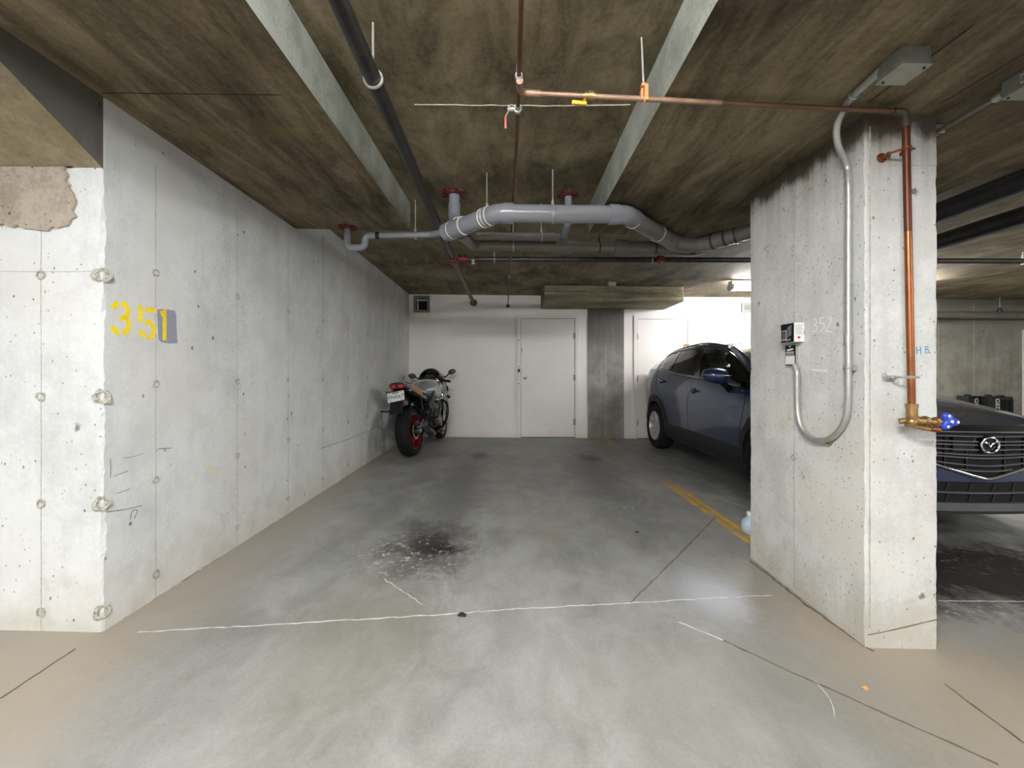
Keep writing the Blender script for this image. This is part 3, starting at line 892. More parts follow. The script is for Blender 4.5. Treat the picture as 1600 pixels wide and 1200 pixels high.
# ------------------------------------------------------------------ sprinkler main and branch
V = Vector
def rod(mb, p, top, r=.0045): mb.cyl(p, (p[0], p[1], top), r, n=6)
def clevis(parent, c, axis, R0, top, mat='galv', w=.012, name='pipe_hanger'):
    """split ring strap round a pipe with its threaded rod"""
    c = V(c); mb = MB()
    mb.torus(c, axis, R0 + .002, .004, 20, 6)
    ax = V(axis).normalized()
    mb.torus(c + ax * .006, axis, R0 + .002, .004, 20, 6)
    mb.cyl(c + V((0, 0, R0)), c + V((0, 0, R0 + .03)), .009, n=8)
    rod(mb, c + V((0, 0, R0 + .01)), top)
    return mb.build(name, M[mat], parent)
s1 = at(557.5, 65, 1.42); s3 = at(708, 405, 4.30); s4 = at(740, 473, 7.17)
sdir = (s3 - s1) / (s3.y - s1.y)
s0 = s1 + sdir * (-4.4 - s1.y)
root = thing('sprinkler_main', s1, 'long black steel pipe running under the ceiling from front to back wall', 'pipe')
MB().tube([s0, s1 + sdir * 2.2], .0305, 18).build('pipe_length', M['steel_black'], root)
MB().tube([s1 + sdir * 2.2, s3 - sdir * .05], .0285, 18).build('pipe_length', M['steel_black'], root)
MB().tube([s3 + (s4 - s3).normalized() * .05, s4], .0275, 16).build('pipe_length', M['steel_brown'], root)['label'] = 'dusty brown end of the pipe'
mb = MB(); cp = s1 + sdir * 2.2; mb.tube([cp - sdir * .05, cp + sdir * .05], .038, 16); mb.build('coupling', M['steel_black'], root)
mb = MB(); mb.tube([s3 - sdir * .07, s3 + sdir * .07], .046, 16); mb.tube([s3 - sdir * .012, s3 + sdir * .012], .056, 16)
for k in range(4):
    a = k * math.pi / 2 + .4
    mb.cyl(s3 + V((math.cos(a) * .058, -.05, math.sin(a) * .058)), s3 + V((math.cos(a) * .058, .05, math.sin(a) * .058)), .008, n=6)
mb.build('red_coupling', M['redcoup'], root)
ym = Matrix.Translation(s4) @ Matrix.Rotation(R(90), 4, 'X')
MB().lathe([(.06, -.006), (.06, .004), (.034, .016), (.03, .02)], ym, 20).build('wall_flange', M['steel_brown'], root)
for yy in (1.60, -1.2):
    p = s1 + sdir * (yy - s1.y)
    o = clevis(root, p, sdir, .0325, cb(p.x, p.y))
root = thing('sprinkler_branch', at(722, 406, 4.3), 'black steel pipe running sideways under the ceiling behind the grey drain', 'pipe')
b0 = at(722, 405, 4.3); bz = b0.z
def bx(x): return V((x, 4.3, bz - .0035 * (x - b0.x)))
MB().tube([b0, bx(1.5)], .026, 16).build('pipe_length', M['steel_black'], root)
MB().tube([bx(1.5), bx(10.9)], .027, 16).build('pipe_length', M['steel_black'], root)
mb = MB(); mb.tube([V((s3.x + .060, 4.3, b0.z)), b0 + V((.06, 0, 0))], .038, 14); mb.tube([b0 + V((.015, 0, 0)), b0 + V((.03, 0, 0))], .052, 14); mb.build('red_coupling', M['redcoup'], root)
p = bx(at(1030, 405, 4.3).x)
mb = MB(); mb.sphere(p + V((0, -.02, .0)), (.036, .042, .046), 14, 10); mb.cyl(p + V((0, -.03, -.01)), p + V((0, -.085, -.01)), .028, .03, 14); mb.build('outlet_cap', M['redcoup'], root)
for u in (772, 1018):
    p = bx(at(u, 405, 4.3).x)
    clevis(root, p, (1, 0, 0), .0285, cb(p.x, p.y))
for x in (2.9, 5.2, 7.6):
    p = bx(x); clevis(root, p, (1, 0, 0), .0285, cb(p.x, p.y))
p = bx(at(740, 405, 4.3).x)
mb = MB(); mb.cyl(p + V((0, -.02, .03)), p + V((0, -.03, -.03)), .010, n=8)
mb.lathe([(.004, .0), (.024, .002), (.028, -.012), (.012, -.03), (.010, -.04), (.022, -.044), (.022, -.048), (.003, -.05)], Matrix.Translation(p + V((0, -.035, -.005))), 14)
mb.build('sprinkler_head', M['chrome'], root)

# ------------------------------------------------------------------ thin brown water pipe, front to back
root = thing('thin_water_pipe', at(812, 100, 1.45), 'thin rusty brown pipe running to the back wall along the ceiling centre', 'pipe')
tp = [V((.05, -4.0, CAM_H + 1.082)), at(812.3, 65, 1.40), at(809, 170, 1.76), at(806, 240, 2.14), at(802, 289, 2.5), V((-.018, 4.3, CAM_H + 1.112)), at(793.5, 478, 7.17)]
MB().tube(smoothline(tp[:3], 4), .0082, 10).build('pipe_length', M['rust'], root)
MB().tube(smoothline(tp[2:], 4), .0080, 10).build('pipe_length', M['rust'], root)
ym = Matrix.Translation(tp[-1]) @ Matrix.Rotation(R(90), 4, 'X')
MB().lathe([(.032, -.004), (.032, .006), (.01, .012)], ym, 16).build('wall_flange', M['rust'], root)
vp = tp[2]
mb = MB(); mb.torus(vp, (0, 1, 0), .0135, .0042, 20, 8); mb.cyl(vp + V((0, -.02, 0)), vp + V((0, .02, 0)), .0115, n=12); mb.cyl(vp + V((-.008, 0, 0)), vp + V((-.033, 0, .0)), .007, n=10)
mb.sphere(vp + V((-.036, 0, .0)), .009, 10, 6); mb.torus(vp + V((-.026, 0, .004)), (0, 1, 0), .012, .0022, 14, 6)
vb = mb.build('ball_valve', M['galv'], root)
mb = MB(); a = vp + V((-.036, -.004, -.004))
mb.tube([a, a + V((-.006, -.004, -.018)), a + V((-.014, -.004, -.030)), a + V((-.014, -.004, -.034))], .0028, 8); mb.build('lever_stem', M['galv'], vb)
mb = MB(); mb.cbox(a + V((-.0145, -.004, -.058)), (.0085, .006, .052)); mb.build('red_lever', M['red_lever'], vb, bevel=.002)
mb = MB(); q = at(808.5, 186, 1.84); mb.lathe([(.0075, -.008), (.0075, 0), (.002, .009)], Matrix.Translation(q), 10); mb.build('drain_nipple', M['label_white'], root)
mb = MB(); q = at(802.3, 276, 2.42); mb.torus(q + V((0, 0, -.03)), (0, 1, 0), .016, .0016, 16, 5); mb.cyl(q + V((0, 0, -.014)), q + V((0, 0, .07)), .0014, n=5); mb.build('wire_loop', M['copper'], root)
for yy in (1.56, 4.9):
    q = tp[1].lerp(tp[2], (yy - 1.4) / .36) if yy < 2 else tp[5].lerp(tp[6], (yy - 4.3) / 2.87)
    clevis(root, q, (0, 1, 0), .009, cb(q.x, q.y))

# ------------------------------------------------------------------ copper line to the hose tap on the pillar
c0 = at(813, 145, 1.63); c1 = V((1.556, 1.670, CAM_H + 1.030))
root = thing('hose_tap_line', (1.58, 1.70, 0.8), 'copper water line crossing the ceiling and running down the pillar front to a blue tap', 'pipe')
st0 = at(812, 126, 1.56)
pv = c0.lerp(c1, .165)
MB().tube(fillet([st0, c0 + V((-.001, -.0, 0)), c0 + (c1 - c0) * .05], .035), .0135, 12).build('elbow', M['copper_dull'], root)
MB().tube([c0 + (c1 - c0) * .04, pv], .0098, 12).build('pipe_length', M['copper_dull'], root)
pw = pv.lerp(c1, .42)
MB().tube([pv, pw], .0098, 12).build('pipe_length', M['copper_dull'], root)
MB().tube([pw, c1], .0098, 12).build('pipe_length', M['tarnish'], root)['label'] = 'darker tarnished end of the copper pipe'
dv = (c1 - c0).normalized()
mb = MB()
for r_, a, b in ((.0125, -.022, -.012), (.0165, -.014, .006), (.0195, .002, .016), (.014, .014, .026)): mb.cyl(pv + dv * (a + .01), pv + dv * (b + .014), r_, n=12)
mb.cyl(pv + V((0, -.0, -.01)), pv + V((-.004, 0, -.026)), .007, n=8)
vb = mb.build('ball_valve', M['brass'], root)
mb = MB(); mb.cbox(pv + V((-.024, -.004, -.030)), (.058, .014, .014), mat=Matrix.Rotation(R(5), 3, 'Y')); mb.build('yellow_lever', M['yellow_lever'], vb, bevel=.004)
hp = c0.lerp(c1, (1007 - 813) / (1415 - 813.0) * .985)
mb = MB()
mb.cbox(hp + V((.004, 0, .022)), (.014, .024, .062)); mb.cbox(hp + V((-.012, 0, .016)), (.008, .022, .040)); mb.torus(hp, dv, .012, .0035, 16, 6); mb.cbox(hp + V((-.004, 0, .050)), (.022, .022, .008))
ch = mb.build('clevis_hanger', M['orange'], root, bevel=.001)
mb = MB(); mb.tube([hp + V((-.004, 0, .045)), hp + V((-.012, .0, .24))], .0042, 8); mb.torus(hp + V((-.004, 0, .058)), (0, 0, 1), .007, .003, 12, 6); mb.build('hanger_rod', M['galv'], ch)
c2 = V((1.584, 1.674, CAM_H - .152))
MB().tube(fillet([c1 - dv * .05, c1, c1 + (c2 - c1) * .05], .03), .0142, 12).build('elbow', M['steel_brown'], root)
cm = c1.lerp(c2, .40)
MB().tube([c1 + (c2 - c1) * .03, cm], .0128, 14).build('pipe_length', M['rust_copper'] if 'rust_copper' in M else M['copper'], root)
MB().tube([cm, c2], .0128, 14).build('pipe_length', M['copper'], root)
for v in (236, 591):
    f = (v - 178) / (642 - 178.0); q = c1.lerp(c2, f)
    mb = MB(); mb.torus(q, (0, 0, 1), .0150, .0032, 20, 6); mb.torus(q + V((0, 0, .006)), (0, 0, 1), .0150, .0032, 20, 6)
    mb.box(q.x - .040, PY0 - .020, q.z - .004, q.x - .014, PY0 - .012, q.z + .010); mb.box(q.x + .014, PY0 - .036, q.z - .003, q.x + .034, PY0 - .028, q.z + .009)
    ym = Matrix.Translation((q.x - .034, PY0, q.z + .003)) @ Matrix.Rotation(R(90), 4, 'X')
    mb.lathe([(.020, 0), (.020, .004), (.006, .006), (.006, .03), (.009, .032), (.009, .036)], ym, 14)
    mb.cyl((q.x - .036, PY0 - .033, q.z + .003), (q.x - .010, q.y, q.z + .003), .0045, n=8); mb.cyl((q.x + .010, q.y, q.z + .003), (q.x + .034, q.y, q.z + .003), .0045, n=8)
    mb.build('pipe_clamp', M['copper'] if v < 400 else M['galv'], root, bevel=.0008)
# tap
q = c2 + V((0, 0, -.01))
mb = MB(); mb.tube(fillet([c2 + V((0, 0, .02)), q + V((0, 0, -.03)), q + V((.05, 0, -.032))], .03), .0185, 14); mb.cyl(c2 + V((0, 0, .012)), c2 + V((0, 0, .028)), .0205, n=14)
mb.cyl(q + V((.045, 0, -.032)), q + V((.060, 0, -.033)), .022, n=8); mb.cyl(q + V((.058, 0, -.033)), q + V((.095, -.004, -.034)), .016, n=12); mb.cyl(q + V((.085, -.004, -.034)), q + V((.096, -.004, -.034)), .020, n=8)
mb.cyl(q + V((-.012, .01, -.030)), q + V((-.032, .02, -.034)), .012, n=10); mb.sphere(q + V((.0, 0, -.034)), .021, 12, 8)
mb.tube([q + V((-.025, .0, -.045)), q + V((.03, -.018, -.058)), q + V((.06, -.02, -.062))], .008, 8)
tb = mb.build('tap_body', M['brass'], root)
mb = MB(); mb.cyl(q + V((.052, -.02, -.058)), q + V((.085, -.022, -.062)), .0105, .012, 12); mb.build('spout_end', M['copper'], tb)
hc = q + V((.126, -.022, -.030))
mb = MB(); hx = V((.35, -.94, .05)).normalized(); u_, w_ = perp(hx)
rings = []
for d_, s_ in ((-.008, .86), (-.004, 1.0), (.004, 1.0), (.009, .8)):
    ring = []
    for k in range(36):
        a = 2 * math.pi * k / 36
        rr = (.028 + .0085 * math.cos(3 * a + .3)) * s_
        ring.append(hc + hx * d_ + (V((1, 0, 0)) * math.cos(a) + V((0, 0, 1)) * math.sin(a)) * rr + V((0, -.35, 0)) * 0)
    rings.append(ring)
mb.loft(rings)
hh = mb.build('tap_handle', M['blue_handle'], root)
mb = MB()
for k in range(3):
    a = 2 * math.pi * k / 3 - .1; mb.sphere(hc + hx * .0085 + (V((1, 0, 0)) * math.cos(a) + V((0, 0, 1)) * math.sin(a)) * .024, (.006, .003, .006), 8, 6)
mb.cyl(hc + hx * .006, hc + hx * .012, .007, n=8)
mb.build('handle_mark', M['label_white'], hh)
mb = MB(); mb.cyl(q + V((.09, -.004, -.034)), hc, .007, n=8); mb.build('tap_stem', M['brass'], tb)

# ------------------------------------------------------------------ grey plastic drainage
DY = 2.72
A = at(778, 333, DY); B = at(966, 335.5, DY)
Lend = at(697, 363, 3.06); C = at(1052, 379, 3.30); D = at(1088, 384.5, 3.37); E = V((1.76, 3.06, CAM_H + 1.035)); E2 = V((2.12, 2.72, CAM_H + 1.02)); G = V((2.60, 2.72, CAM_H + 1.0))
root = thing('drain_pipework', A, 'grey plastic drain pipes bending under the ceiling, hung on rods', 'pipe')
def part(mb, name, mat, **k): return mb.build(name, M[mat] if isinstance(mat, str) else mat, root, **k)
rp = .0565
dAB = (B - A).normalized(); dAL = (Lend - A).normalized(); dBC = (C - B).normalized()
part(MB().tube([A + dAB * .08, B - dAB * .02], rp, 24), 'drain_pipe', 'pvc')
part(MB().tube(fillet([A + dAL * .15, A, A + dAB * .09], .13, 8), rp + .004, 24), 'elbow', 'pvc')
part(MB().tube([A + dAB * .035, A + dAB * .10], rp + .009, 24), 'coupling', 'pvc')
part(MB().tube([A + dAL * .13, Lend - dAL * .03], rp + .002, 24), 'drain_pipe', 'pvc')
part(MB().tube([Lend - dAL * .17, Lend], rp + .007, 24), 'wye', 'pvc')
ring = MB()
for p_, d_ in ((A + dAL * .13, dAL), (A + dAL * .07, dAL), (Lend - dAL * .07, dAL), (Lend - dAL * .19, dAL)):
    ring.tube([p_ - d_ * .003, p_ + d_ * .003], rp + .0085, 24)
part(ring, 'solvent_ring', 'pvc_mark')
part(MB().tube([B - dAB * .06, B + dAB * .0], rp + .009, 24), 'coupling', 'pvc')
part(MB().tube(fillet([B - dAB * .02, B + dAB * .05, B + dAB * .05 + dBC * .12], .12, 8), rp + .004, 24), 'elbow', 'pvc')
B2 = B + dAB * .05
dBC = (C - B2).normalized()
part(MB().tube([B2 + dBC * .10, C], rp + .001, 24), 'drain_pipe', 'pvc_dark')
part(MB().tube(fillet([C - dBC * .09, C, D, E - (E - D) * .25], .16, 8), rp + .004, 24), 'elbow', 'pvc_dark')
dDE = (E - D).normalized()
part(MB().tube(fillet([D + dDE * .12, E, E2, G], .12, 6), rp + .0005, 24), 'drain_pipe', 'pvc_dark')
ring = MB()
for p_, d_ in ((B2 + dBC * .10, dBC),): ring.tube([p_ - d_ * .003, p_ + d_ * .003], rp + .0075, 24)
part(ring, 'solvent_ring', 'pvc_mark')
ring = MB()
for p_, d_ in ((D + V((-.02, 0, 0)), V((1, 0, 0))), (D + dDE * .13, dDE), (D + dDE * .30, dDE)): ring.tube([p_ - d_ * .006, p_ + d_ * .006], rp + .010, 24)
part(ring, 'band_clamp', 'abs')
t_ = B2.lerp(C, .52); part(MB().cbox(t_ + V((-.03, -.058, -.02)), (.05, .006, .022), mat=Matrix.Rotation(R(45), 3, 'Z')), 'green_sticker', 'greentag')
# vertical drops with firestop collars
def collar(c, r):
    rnd = random.Random(int(abs(c.x) * 1000)); n = 18
    mb = MB(); rings = []
    for q, h in ((r * 1.0, -.022), (r * 1.3, -.014), (r * 1.5, 0.01)):
        rings.append([(c.x + q * rnd.uniform(.86, 1.16) * math.cos(2 * math.pi * k / n), c.y + q * rnd.uniform(.86, 1.16) * math.sin(2 * math.pi * k / n), c.z + h + rnd.uniform(-.004, .004)) for k in range(n)])
    mb.loft(rings)
    for k in range(8):
        a = 2 * math.pi * k / 8 + .2; d = V((math.cos(a), math.sin(a), 0))
        mb.cbox(c + d * r * 1.55 + V((0, 0, -.010)), (.030, .012, .006), mat=Matrix.Rotation(a, 3, 'Z'))
    part(mb, 'firestop_collar', 'redcollar', smooth=0)
d1x = at(710, 303, 3.10); d1x.z = cb(d1x.x, d1x.y)
j1 = A.lerp(Lend, .66)
part(MB().tube([d1x + V((0, 0, .02)), d1x + V((0, 0, -.10))], .040, 18), 'drain_pipe', 'pvc')
part(MB().tube([d1x + V((0, 0, -.095)), d1x + V((0, 0, -.085))], .043, 18), 'rubber_ring', 'black')
part(MB().tube(fillet([d1x + V((0, 0, -.085)), d1x + V((0, 0, -.215)), j1 + V((0, .0, .0))], .07, 6), .045, 18), 'elbow', 'pvc')
part(MB().tube([(d1x + V((0, 0, -.215))).lerp(j1, .42), (d1x + V((0, 0, -.215))).lerp(j1, .50)], .048, 18), 'solvent_ring', 'pvc_mark')
collar(d1x, .062)
d2x = at(888, 303, 3.09); d2x.z = cb(d2x.x, d2x.y)
SY = 3.45
S0 = at(752, 384, SY); S1 = at(966, 387, SY); S2 = at(1098, 390, SY)
j2 = at(874, 386, SY)
part(MB().tube(fillet([d2x + V((0, 0, .02)), d2x + V((0, 0, -.20)), j2 + V((.02, -.03, .05)), j2], .06, 6), .0285, 16), 'drain_pipe', 'pvc')
part(MB().tube([j2.lerp(d2x, .30) + V((0, .03, -.02)), j2 + V((.01, -.02, .03))], .036, 14), 'wye', 'pvc_dark')
collar(d2x, .046)
part(MB().tube(fillet([Lend + V((.10, .05, 0)), S0 + V((-.06, 0, 0)), S0 + V((.10, 0, 0))], .14, 8), .042, 18), 'elbow', 'pvc_dark')
part(MB().tube([S0 + V((.08, 0, 0)), S0 + V((.16, 0, 0))], .045, 18), 'coupling', 'pvc_dark')
part(MB().tube([S0 + V((.1, 0, 0)), S1], .0385, 18), 'branch_pipe', 'pvc_dark')
part(MB().tube([j2 + V((-.07, 0, 0)), j2 + V((.10, 0, 0))], .043, 18), 'coupling', 'pvc_dark')
part(MB().tube([S1 + V((-.03, 0, 0)), S1 + V((0.07, 0, 0))], .062, 20), 'coupling', 'pvc_dark')
part(MB().tube([S1 + V((0.05, 0, 0)), S2 + V((-.06, 0, 0)), S2 + V((.02, 0, 0))], [.054, .054, .03], 20), 'branch_pipe', 'pvc_dark')
T0 = at(745, 368.5, 3.28); T1 = at(872, 370, 3.28)
part(MB().tube(fillet([T0, T1, j2 + V((.0, 0, .02))], .05, 6), .0285, 14), 'branch_pipe', 'pvc_dark')
part(MB().tube([T1 + V((-.11, 0, 0)), T1 + V((-.02, 0, 0))], .033, 14), 'coupling', 'pvc_dark')
# trap line from the left slab
TY = 3.25
k0 = at(543, 356, TY); k0.z = ca(k0.x, k0.y)
zl = at(600, 368, TY).z; zb_ = at(557, 387, TY).z; xr = at(570, 370, TY).x
part(MB().tube([k0 + V((0, 0, .02)), V((k0.x, TY, zl - .02))], .0225, 16), 'drain_pipe', 'pvc')
part(MB().tube(fillet([V((k0.x, TY, zl)), V((k0.x, TY, zb_)), V((xr, TY, zb_)), V((xr, TY, zl)), V((xr + .09, TY, zl))], .062, 8), .026, 16), 'trap_bend', 'pvc')
part(MB().tube([V((xr + .07, TY, zl)), V((-.62, TY - .02, zl)), Lend + V((-.02, 0, 0))], .0235, 16), 'branch_pipe', 'pvc')
part(MB().tube([V((xr + .085, TY, zl)), V((xr + .115, TY, zl))], .0265, 16), 'rubber_ring', 'black')
collar(k0, .040)
for p_, ax, r_, mt in ((V((at(649, 366, TY).x, TY, zl)), (1, 0, 0), .025, 'galv'), (A.lerp(B, .455), (1, 0, 0), rp, 'galv'), (A + dAL * .10, dAL, rp + .004, 'galv'), (B2.lerp(C, .62), dBC, rp + .002, 'galv'), (D + dDE * .22, dDE, rp + .004, 'abs'),
                       (S0 + V((.26, 0, 0)), (1, 0, 0), .040, 'galv'), (at(936, 387, SY), (1, 0, 0), .040, 'abs'), (at(846, 370, 3.28), (1, 0, 0), .030, 'galv'), (V((at(1022, 390, SY).x, SY, S1.z)), (1, 0, 0), .056, 'abs')):
    clevis(root, p_, ax, r_, zc(p_.x, p_.y), mt)
# two long dark pipes right of the pillar, and the grey pipe on the far wall
def long_pipe(pts, r, mat, label, hang, n=22):
    rt = thing('drain_pipe_run', pts[0], label, 'pipe')
    for a, b in zip(pts[:-1], pts[1:]): MB().tube([a, b], r, n).build('pipe_length', M[mat], rt)
    for p_ in pts[1:-1]:
        d = (V(pts[1]) - V(pts[0])).normalized(); p_ = V(p_); MB().tube([p_ - d * .06, p_ + d * .06], r + .007, n).build('coupling', M[mat], rt)
    for p_ in hang: clevis(rt, p_, V(pts[1]) - V(pts[0]), r + .001, zc(p_[0], p_[1]), 'abs')
    return rt
long_pipe([V((2.665, -4.2, CAM_H + 1.01)), V((2.665, .4, CAM_H + 1.005)), V((2.665, 2.85, CAM_H + 1.0))], .060, 'abs', 'thick black drain pipe right of the pillar, higher of the two along the ceiling', [V((2.665, -1.0, CAM_H + 1.006))])
long_pipe([V((3.27, -4.2, CAM_H + 1.01)), V((3.27, .9, CAM_H + 1.005)), V((3.27, 4.1, CAM_H + 1.0))], .060, 'abs', 'thick black drain pipe right of the pillar, lower of the two, above the car bonnet', [V((3.27, -1.0, CAM_H + 1.006))])
GY = 6.92; gz = CAM_H + (582 - 492) * GY / F
rt = long_pipe([V((5.5, GY, gz + .01)), V((7.4, GY, gz)), V((10.9, GY, gz - .01))], .055, 'pvc_dark', 'grey horizontal pipe along the bare concrete wall above the car', [])
p_ = V((at(1562, 492, GY).x, GY, gz))
mb = MB(); mb.tube([p_ + V((-.05, 0, .05)), p_ + V((-.012, 0, .115)), p_ + V((.012, 0, .115)), p_ + V((.06, 0, .04))], .009, 8); mb.build('hanger_yoke', M['abs'], rt)
mb = MB(); rod(mb, p_ + V((0, 0, .11)), cb(p_.x, p_.y), .006); mb.build('hanger_rod', M['galv'], rt)

# ------------------------------------------------------------------ conduit, boxes on ceiling and pillar
cx = PX0 - .017
def onp(u, v, off=.017):
    y = (PX0 - off) * F / (u - 800)
    return V((PX0 - off, y, CAM_H + (582 - v) / F * y))
root = thing('steel_conduit', onp(1285, 688), 'bent steel conduit looping down the pillar side from ceiling box to the outlet', 'conduit')
bxA = V((1.285, 1.470, CAM_H + 1.052))
up = [bxA, at(1333, 150, 1.613), at(1318.5, 171, 1.692), at(1307.5, 198, 1.74), at(1310, 228, 1.775), onp(1323, 258), onp(1325.5, 285), onp(1326, 330)]
MB().tube(smoothline(up, 5), .0132, 14).build('conduit_length', M['galv'], root)
MB().tube([onp(1326, 329), onp(1325.5, 528)], .0132, 14).build('conduit_length', M['galv'], root)
low = [onp(1325.5, 527), onp(1325, 630), onp(1318, 662), onp(1302, 682), onp(1284, 688.5), onp(1266, 684), onp(1252, 668), onp(1246, 640), onp(1245.5, 590), onp(1244.5, 580), onp(1241, 570)]
MB().tube(smoothline(low, 5), .0128, 14).build('conduit_length', M['galv'], root)
for u, v in ((1325.5, 528), (1245.5, 591)):
    q = onp(u, v); MB().cyl(q + V((0, 0, -.014)), q + V((0, 0, .014)), .0165, n=14).build('coupling', M['galv'], root)
for q, d_ in ((onp(1325.5, 575), V((0, 0, 1))),):
    mb = MB(); mb.cbox(q + V((.008, 0.0, .0)), (.014, .055, .022)); mb.torus(q, d_, .0155, .003, 16, 6); mb.cyl(q + V((.004, .022, 0)), q + V((-.004, .022, 0)), .006, n=8); mb.build('conduit_strap', M['galv'], root, bevel=.001)
q = onp(1290, 689); mb = MB(); mb.cbox(q + V((.004, 0, -.006)), (.012, .05, .012)); mb.build('conduit_strap', M['brass'], root, bevel=.001)
q = up[1]; mb = MB(); mb.torus(q, (0, 1, -.3), .0155, .0035, 16, 6); mb.cbox(q + V((.012, 0, .012)), (.02, .016, .03)); mb.build('conduit_strap', M['galv'], root, bevel=.001)
def ceil_box(name, x0, x1, y0, y1, h, label, mark):
    zt = min(ca(x0, y0), ca(x1, y0)) + .002
    r = thing(name, ((x0 + x1) / 2, (y0 + y1) / 2, zt), label, 'junction box')
    mb = MB(); mb.box(x0, y0, zt - h, x1, y1, zt); mb.build('box_body', M['boxgrey'], r, smooth=0, bevel=.003)
    mb = MB(); mb.box(x0 - .003, y0 - .003, zt - h - .003, x1 + .003, y1 + .003, zt - h - .0005); cv = mb.build('box_cover', M['galv_dull'], r, smooth=0)
    for a, b in ((x0 + .012, y1 - .012), (x1 - .012, y0 + .012)): MB().cyl((a, b, zt - h - .007), (a, b, zt - h - .002), .004, n=8).build('cover_screw', M['black'], cv)
    for k in range(3): MB().torus((x0 + (x1 - x0) * (k + .5) / 3, y0 - .0005, zt - h * .48), (0, 1, 0), .011, .0012, 14, 5).build('knockout_ring', M['boxgrey'], r)
    for k in range(3): MB().torus((x0 - .0005, y0 + (y1 - y0) * (k + .5) / 3, zt - h * .48), (1, 0, 0), .011, .0012, 14, 5).build('knockout_ring', M['boxgrey'], r)
    if mark:
        mb = MB(); a, b, c, d = y0 + .02, y1 - .06, zt - h * .72, zt - h * .28
        mb.ribbon([(x0 - .0006, a, c), (x0 - .0006, b, c), (x0 - .0006, b, d), (x0 - .0006, a, d), (x0 - .0006, a, c)], .003, (-1, 0, 0)); mb.ribbon([(x0 - .0006, a + .01, (c + d) / 2), (x0 - .0006, b - .01, (c + d) / 2)], .003, (-1, 0, 0))
        mb.build('printed_label', M['label_white'], r, smooth=0)
    return r
M['galv_dull'] = plain('dull_cover_steel', srgb(160, 160, 148), .45, .3, var=.12, scale=30)
ceil_box('junction_box', 1.276, 1.372, 1.382, 1.478, .060, 'grey square junction box on the ceiling in front of the pillar, feeding the conduit', False)
ceil_box('junction_box', 1.783, 1.92, 1.30, 1.54, .060, 'grey junction box with printed label on the ceiling right of the pillar', True)
root = thing('short_conduit', (1.80, 1.7, CAM_H + 1.02), 'straight thin conduit along the ceiling right of the pillar', 'conduit')
MB().tube([V((1.805, 1.54, CAM_H + 1.022)), V((1.800, 2.9, CAM_H + 1.020))], .0085, 12).build('conduit_length', M['boxgrey'], root)
q = V((1.804, 1.80, CAM_H + 1.022)); mb = MB(); mb.torus(q, (0, 1, 0), .013, .003, 16, 6); mb.cbox(q + V((.01, 0, .018)), (.03, .016, .028)); mb.cyl(q + V((.016, 0, 0)), q + V((.03, -.01, .0)), .006, n=8); mb.build('conduit_strap', M['galv'], root, bevel=.001)
q = V((1.806, 1.55, CAM_H + 1.022)); MB().cyl(q, q + V((0, .03, 0)), .015, n=12).build('conduit_connector', M['galv'], root)
# small box on the main slab in front of the capital
q = at(955, 440, 6.1); zt = cb(q.x, q.y)
r = thing('ceiling_box', (q.x, 6.1, zt), 'small grey metal box on the ceiling just before the concrete capital', 'junction box')
mb = MB(); mb.box(q.x - .055, 6.04, zt - .05, q.x + .055, 6.16, zt + .01); mb.build('box_body', M['galv_dull'], r, bevel=.003)
mb = MB(); mb.box(q.x - .06, 6.035, zt - .054, q.x + .06, 6.165, zt - .0505); mb.build('box_cover', M['label_grey'], r, smooth=0)
# plug-in timer control and outlet on the pillar's left face
def side_box(name, u0, u1, uf, v0, v1, label, faces):
    y0 = PX0 * F / (uf - 800)
    dep = PX0 - (u1 - 800) * y0 / F
    xo = PX0 - dep
    y1 = xo * F / (u0 - 800)
    z1, z0 = CAM_H + (582 - v0) / F * y0, CAM_H + (582 - v1) / F * y0
    r = thing(name, (PX0, (y0 + y1) / 2, z0), label, 'electrical box')
    mb = MB(); mb.box(xo, y0, z0, PX0 - .0005, y1, z1); mb.build('box_body', M[faces[0]], r, smooth=0, bevel=.002)
    mb = MB(); mb.box(xo - .004, y0 + .001, z0 + .001, xo - .0002, y1 - .001, z1 - .001); pl = mb.build('face_plate', M[faces[1]], r, smooth=0, bevel=.001)
    return r, pl, xo - .0042, y0, y1, z0, z1
r, pl, xo, y0, y1, z0, z1 = side_box('block_heater_timer', 1221, 1241, 1257, 504, 534, 'black-faced square control box with red leaf mark, upper of two on pillar', ('label_white', 'black'))
def fr(mb, ya, yb, za, zb2, w=.0025):
    mb.ribbon([(xo - .0004, ya, za), (xo - .0004, yb, za), (xo - .0004, yb, zb2), (xo - .0004, ya, zb2), (xo - .0004, ya, za)], w, (-1, 0, 0))
H_ = z1 - z0; W_ = y1 - y0
mb = MB(); fr(mb, y0 + W_ * .55, y0 + W_ * .98, z0 + H_ * .14, z0 + H_ * .63, .004); mb.build('label_border', M['label_white'], pl, smooth=0)
mb = MB()
for i in range(4):
    zz = z0 + H_ * (.22 + i * .10); mb.ribbon([(xo - .0004, y0 + W_ * .62, zz), (xo - .0004, y0 + W_ * .90, zz)], .003, (-1, 0, 0))
for i in range(5):
    zz = z0 + H_ * (.34 + i * .11); mb.ribbon([(xo - .0004, y0 + W_ * .14, zz + .008), (xo - .0004, y0 + W_ * .46, zz - .004)], .005, (-1, 0, 0))
mb.ribbon([(xo - .0004, y0 + W_ * .2, z0 + H_ * .15), (xo - .0004, y0 + W_ * .55, z0 + H_ * .10)], .008, (-1, 0, 0))
mb.build('label_print', M['label_grey'], pl, smooth=0)
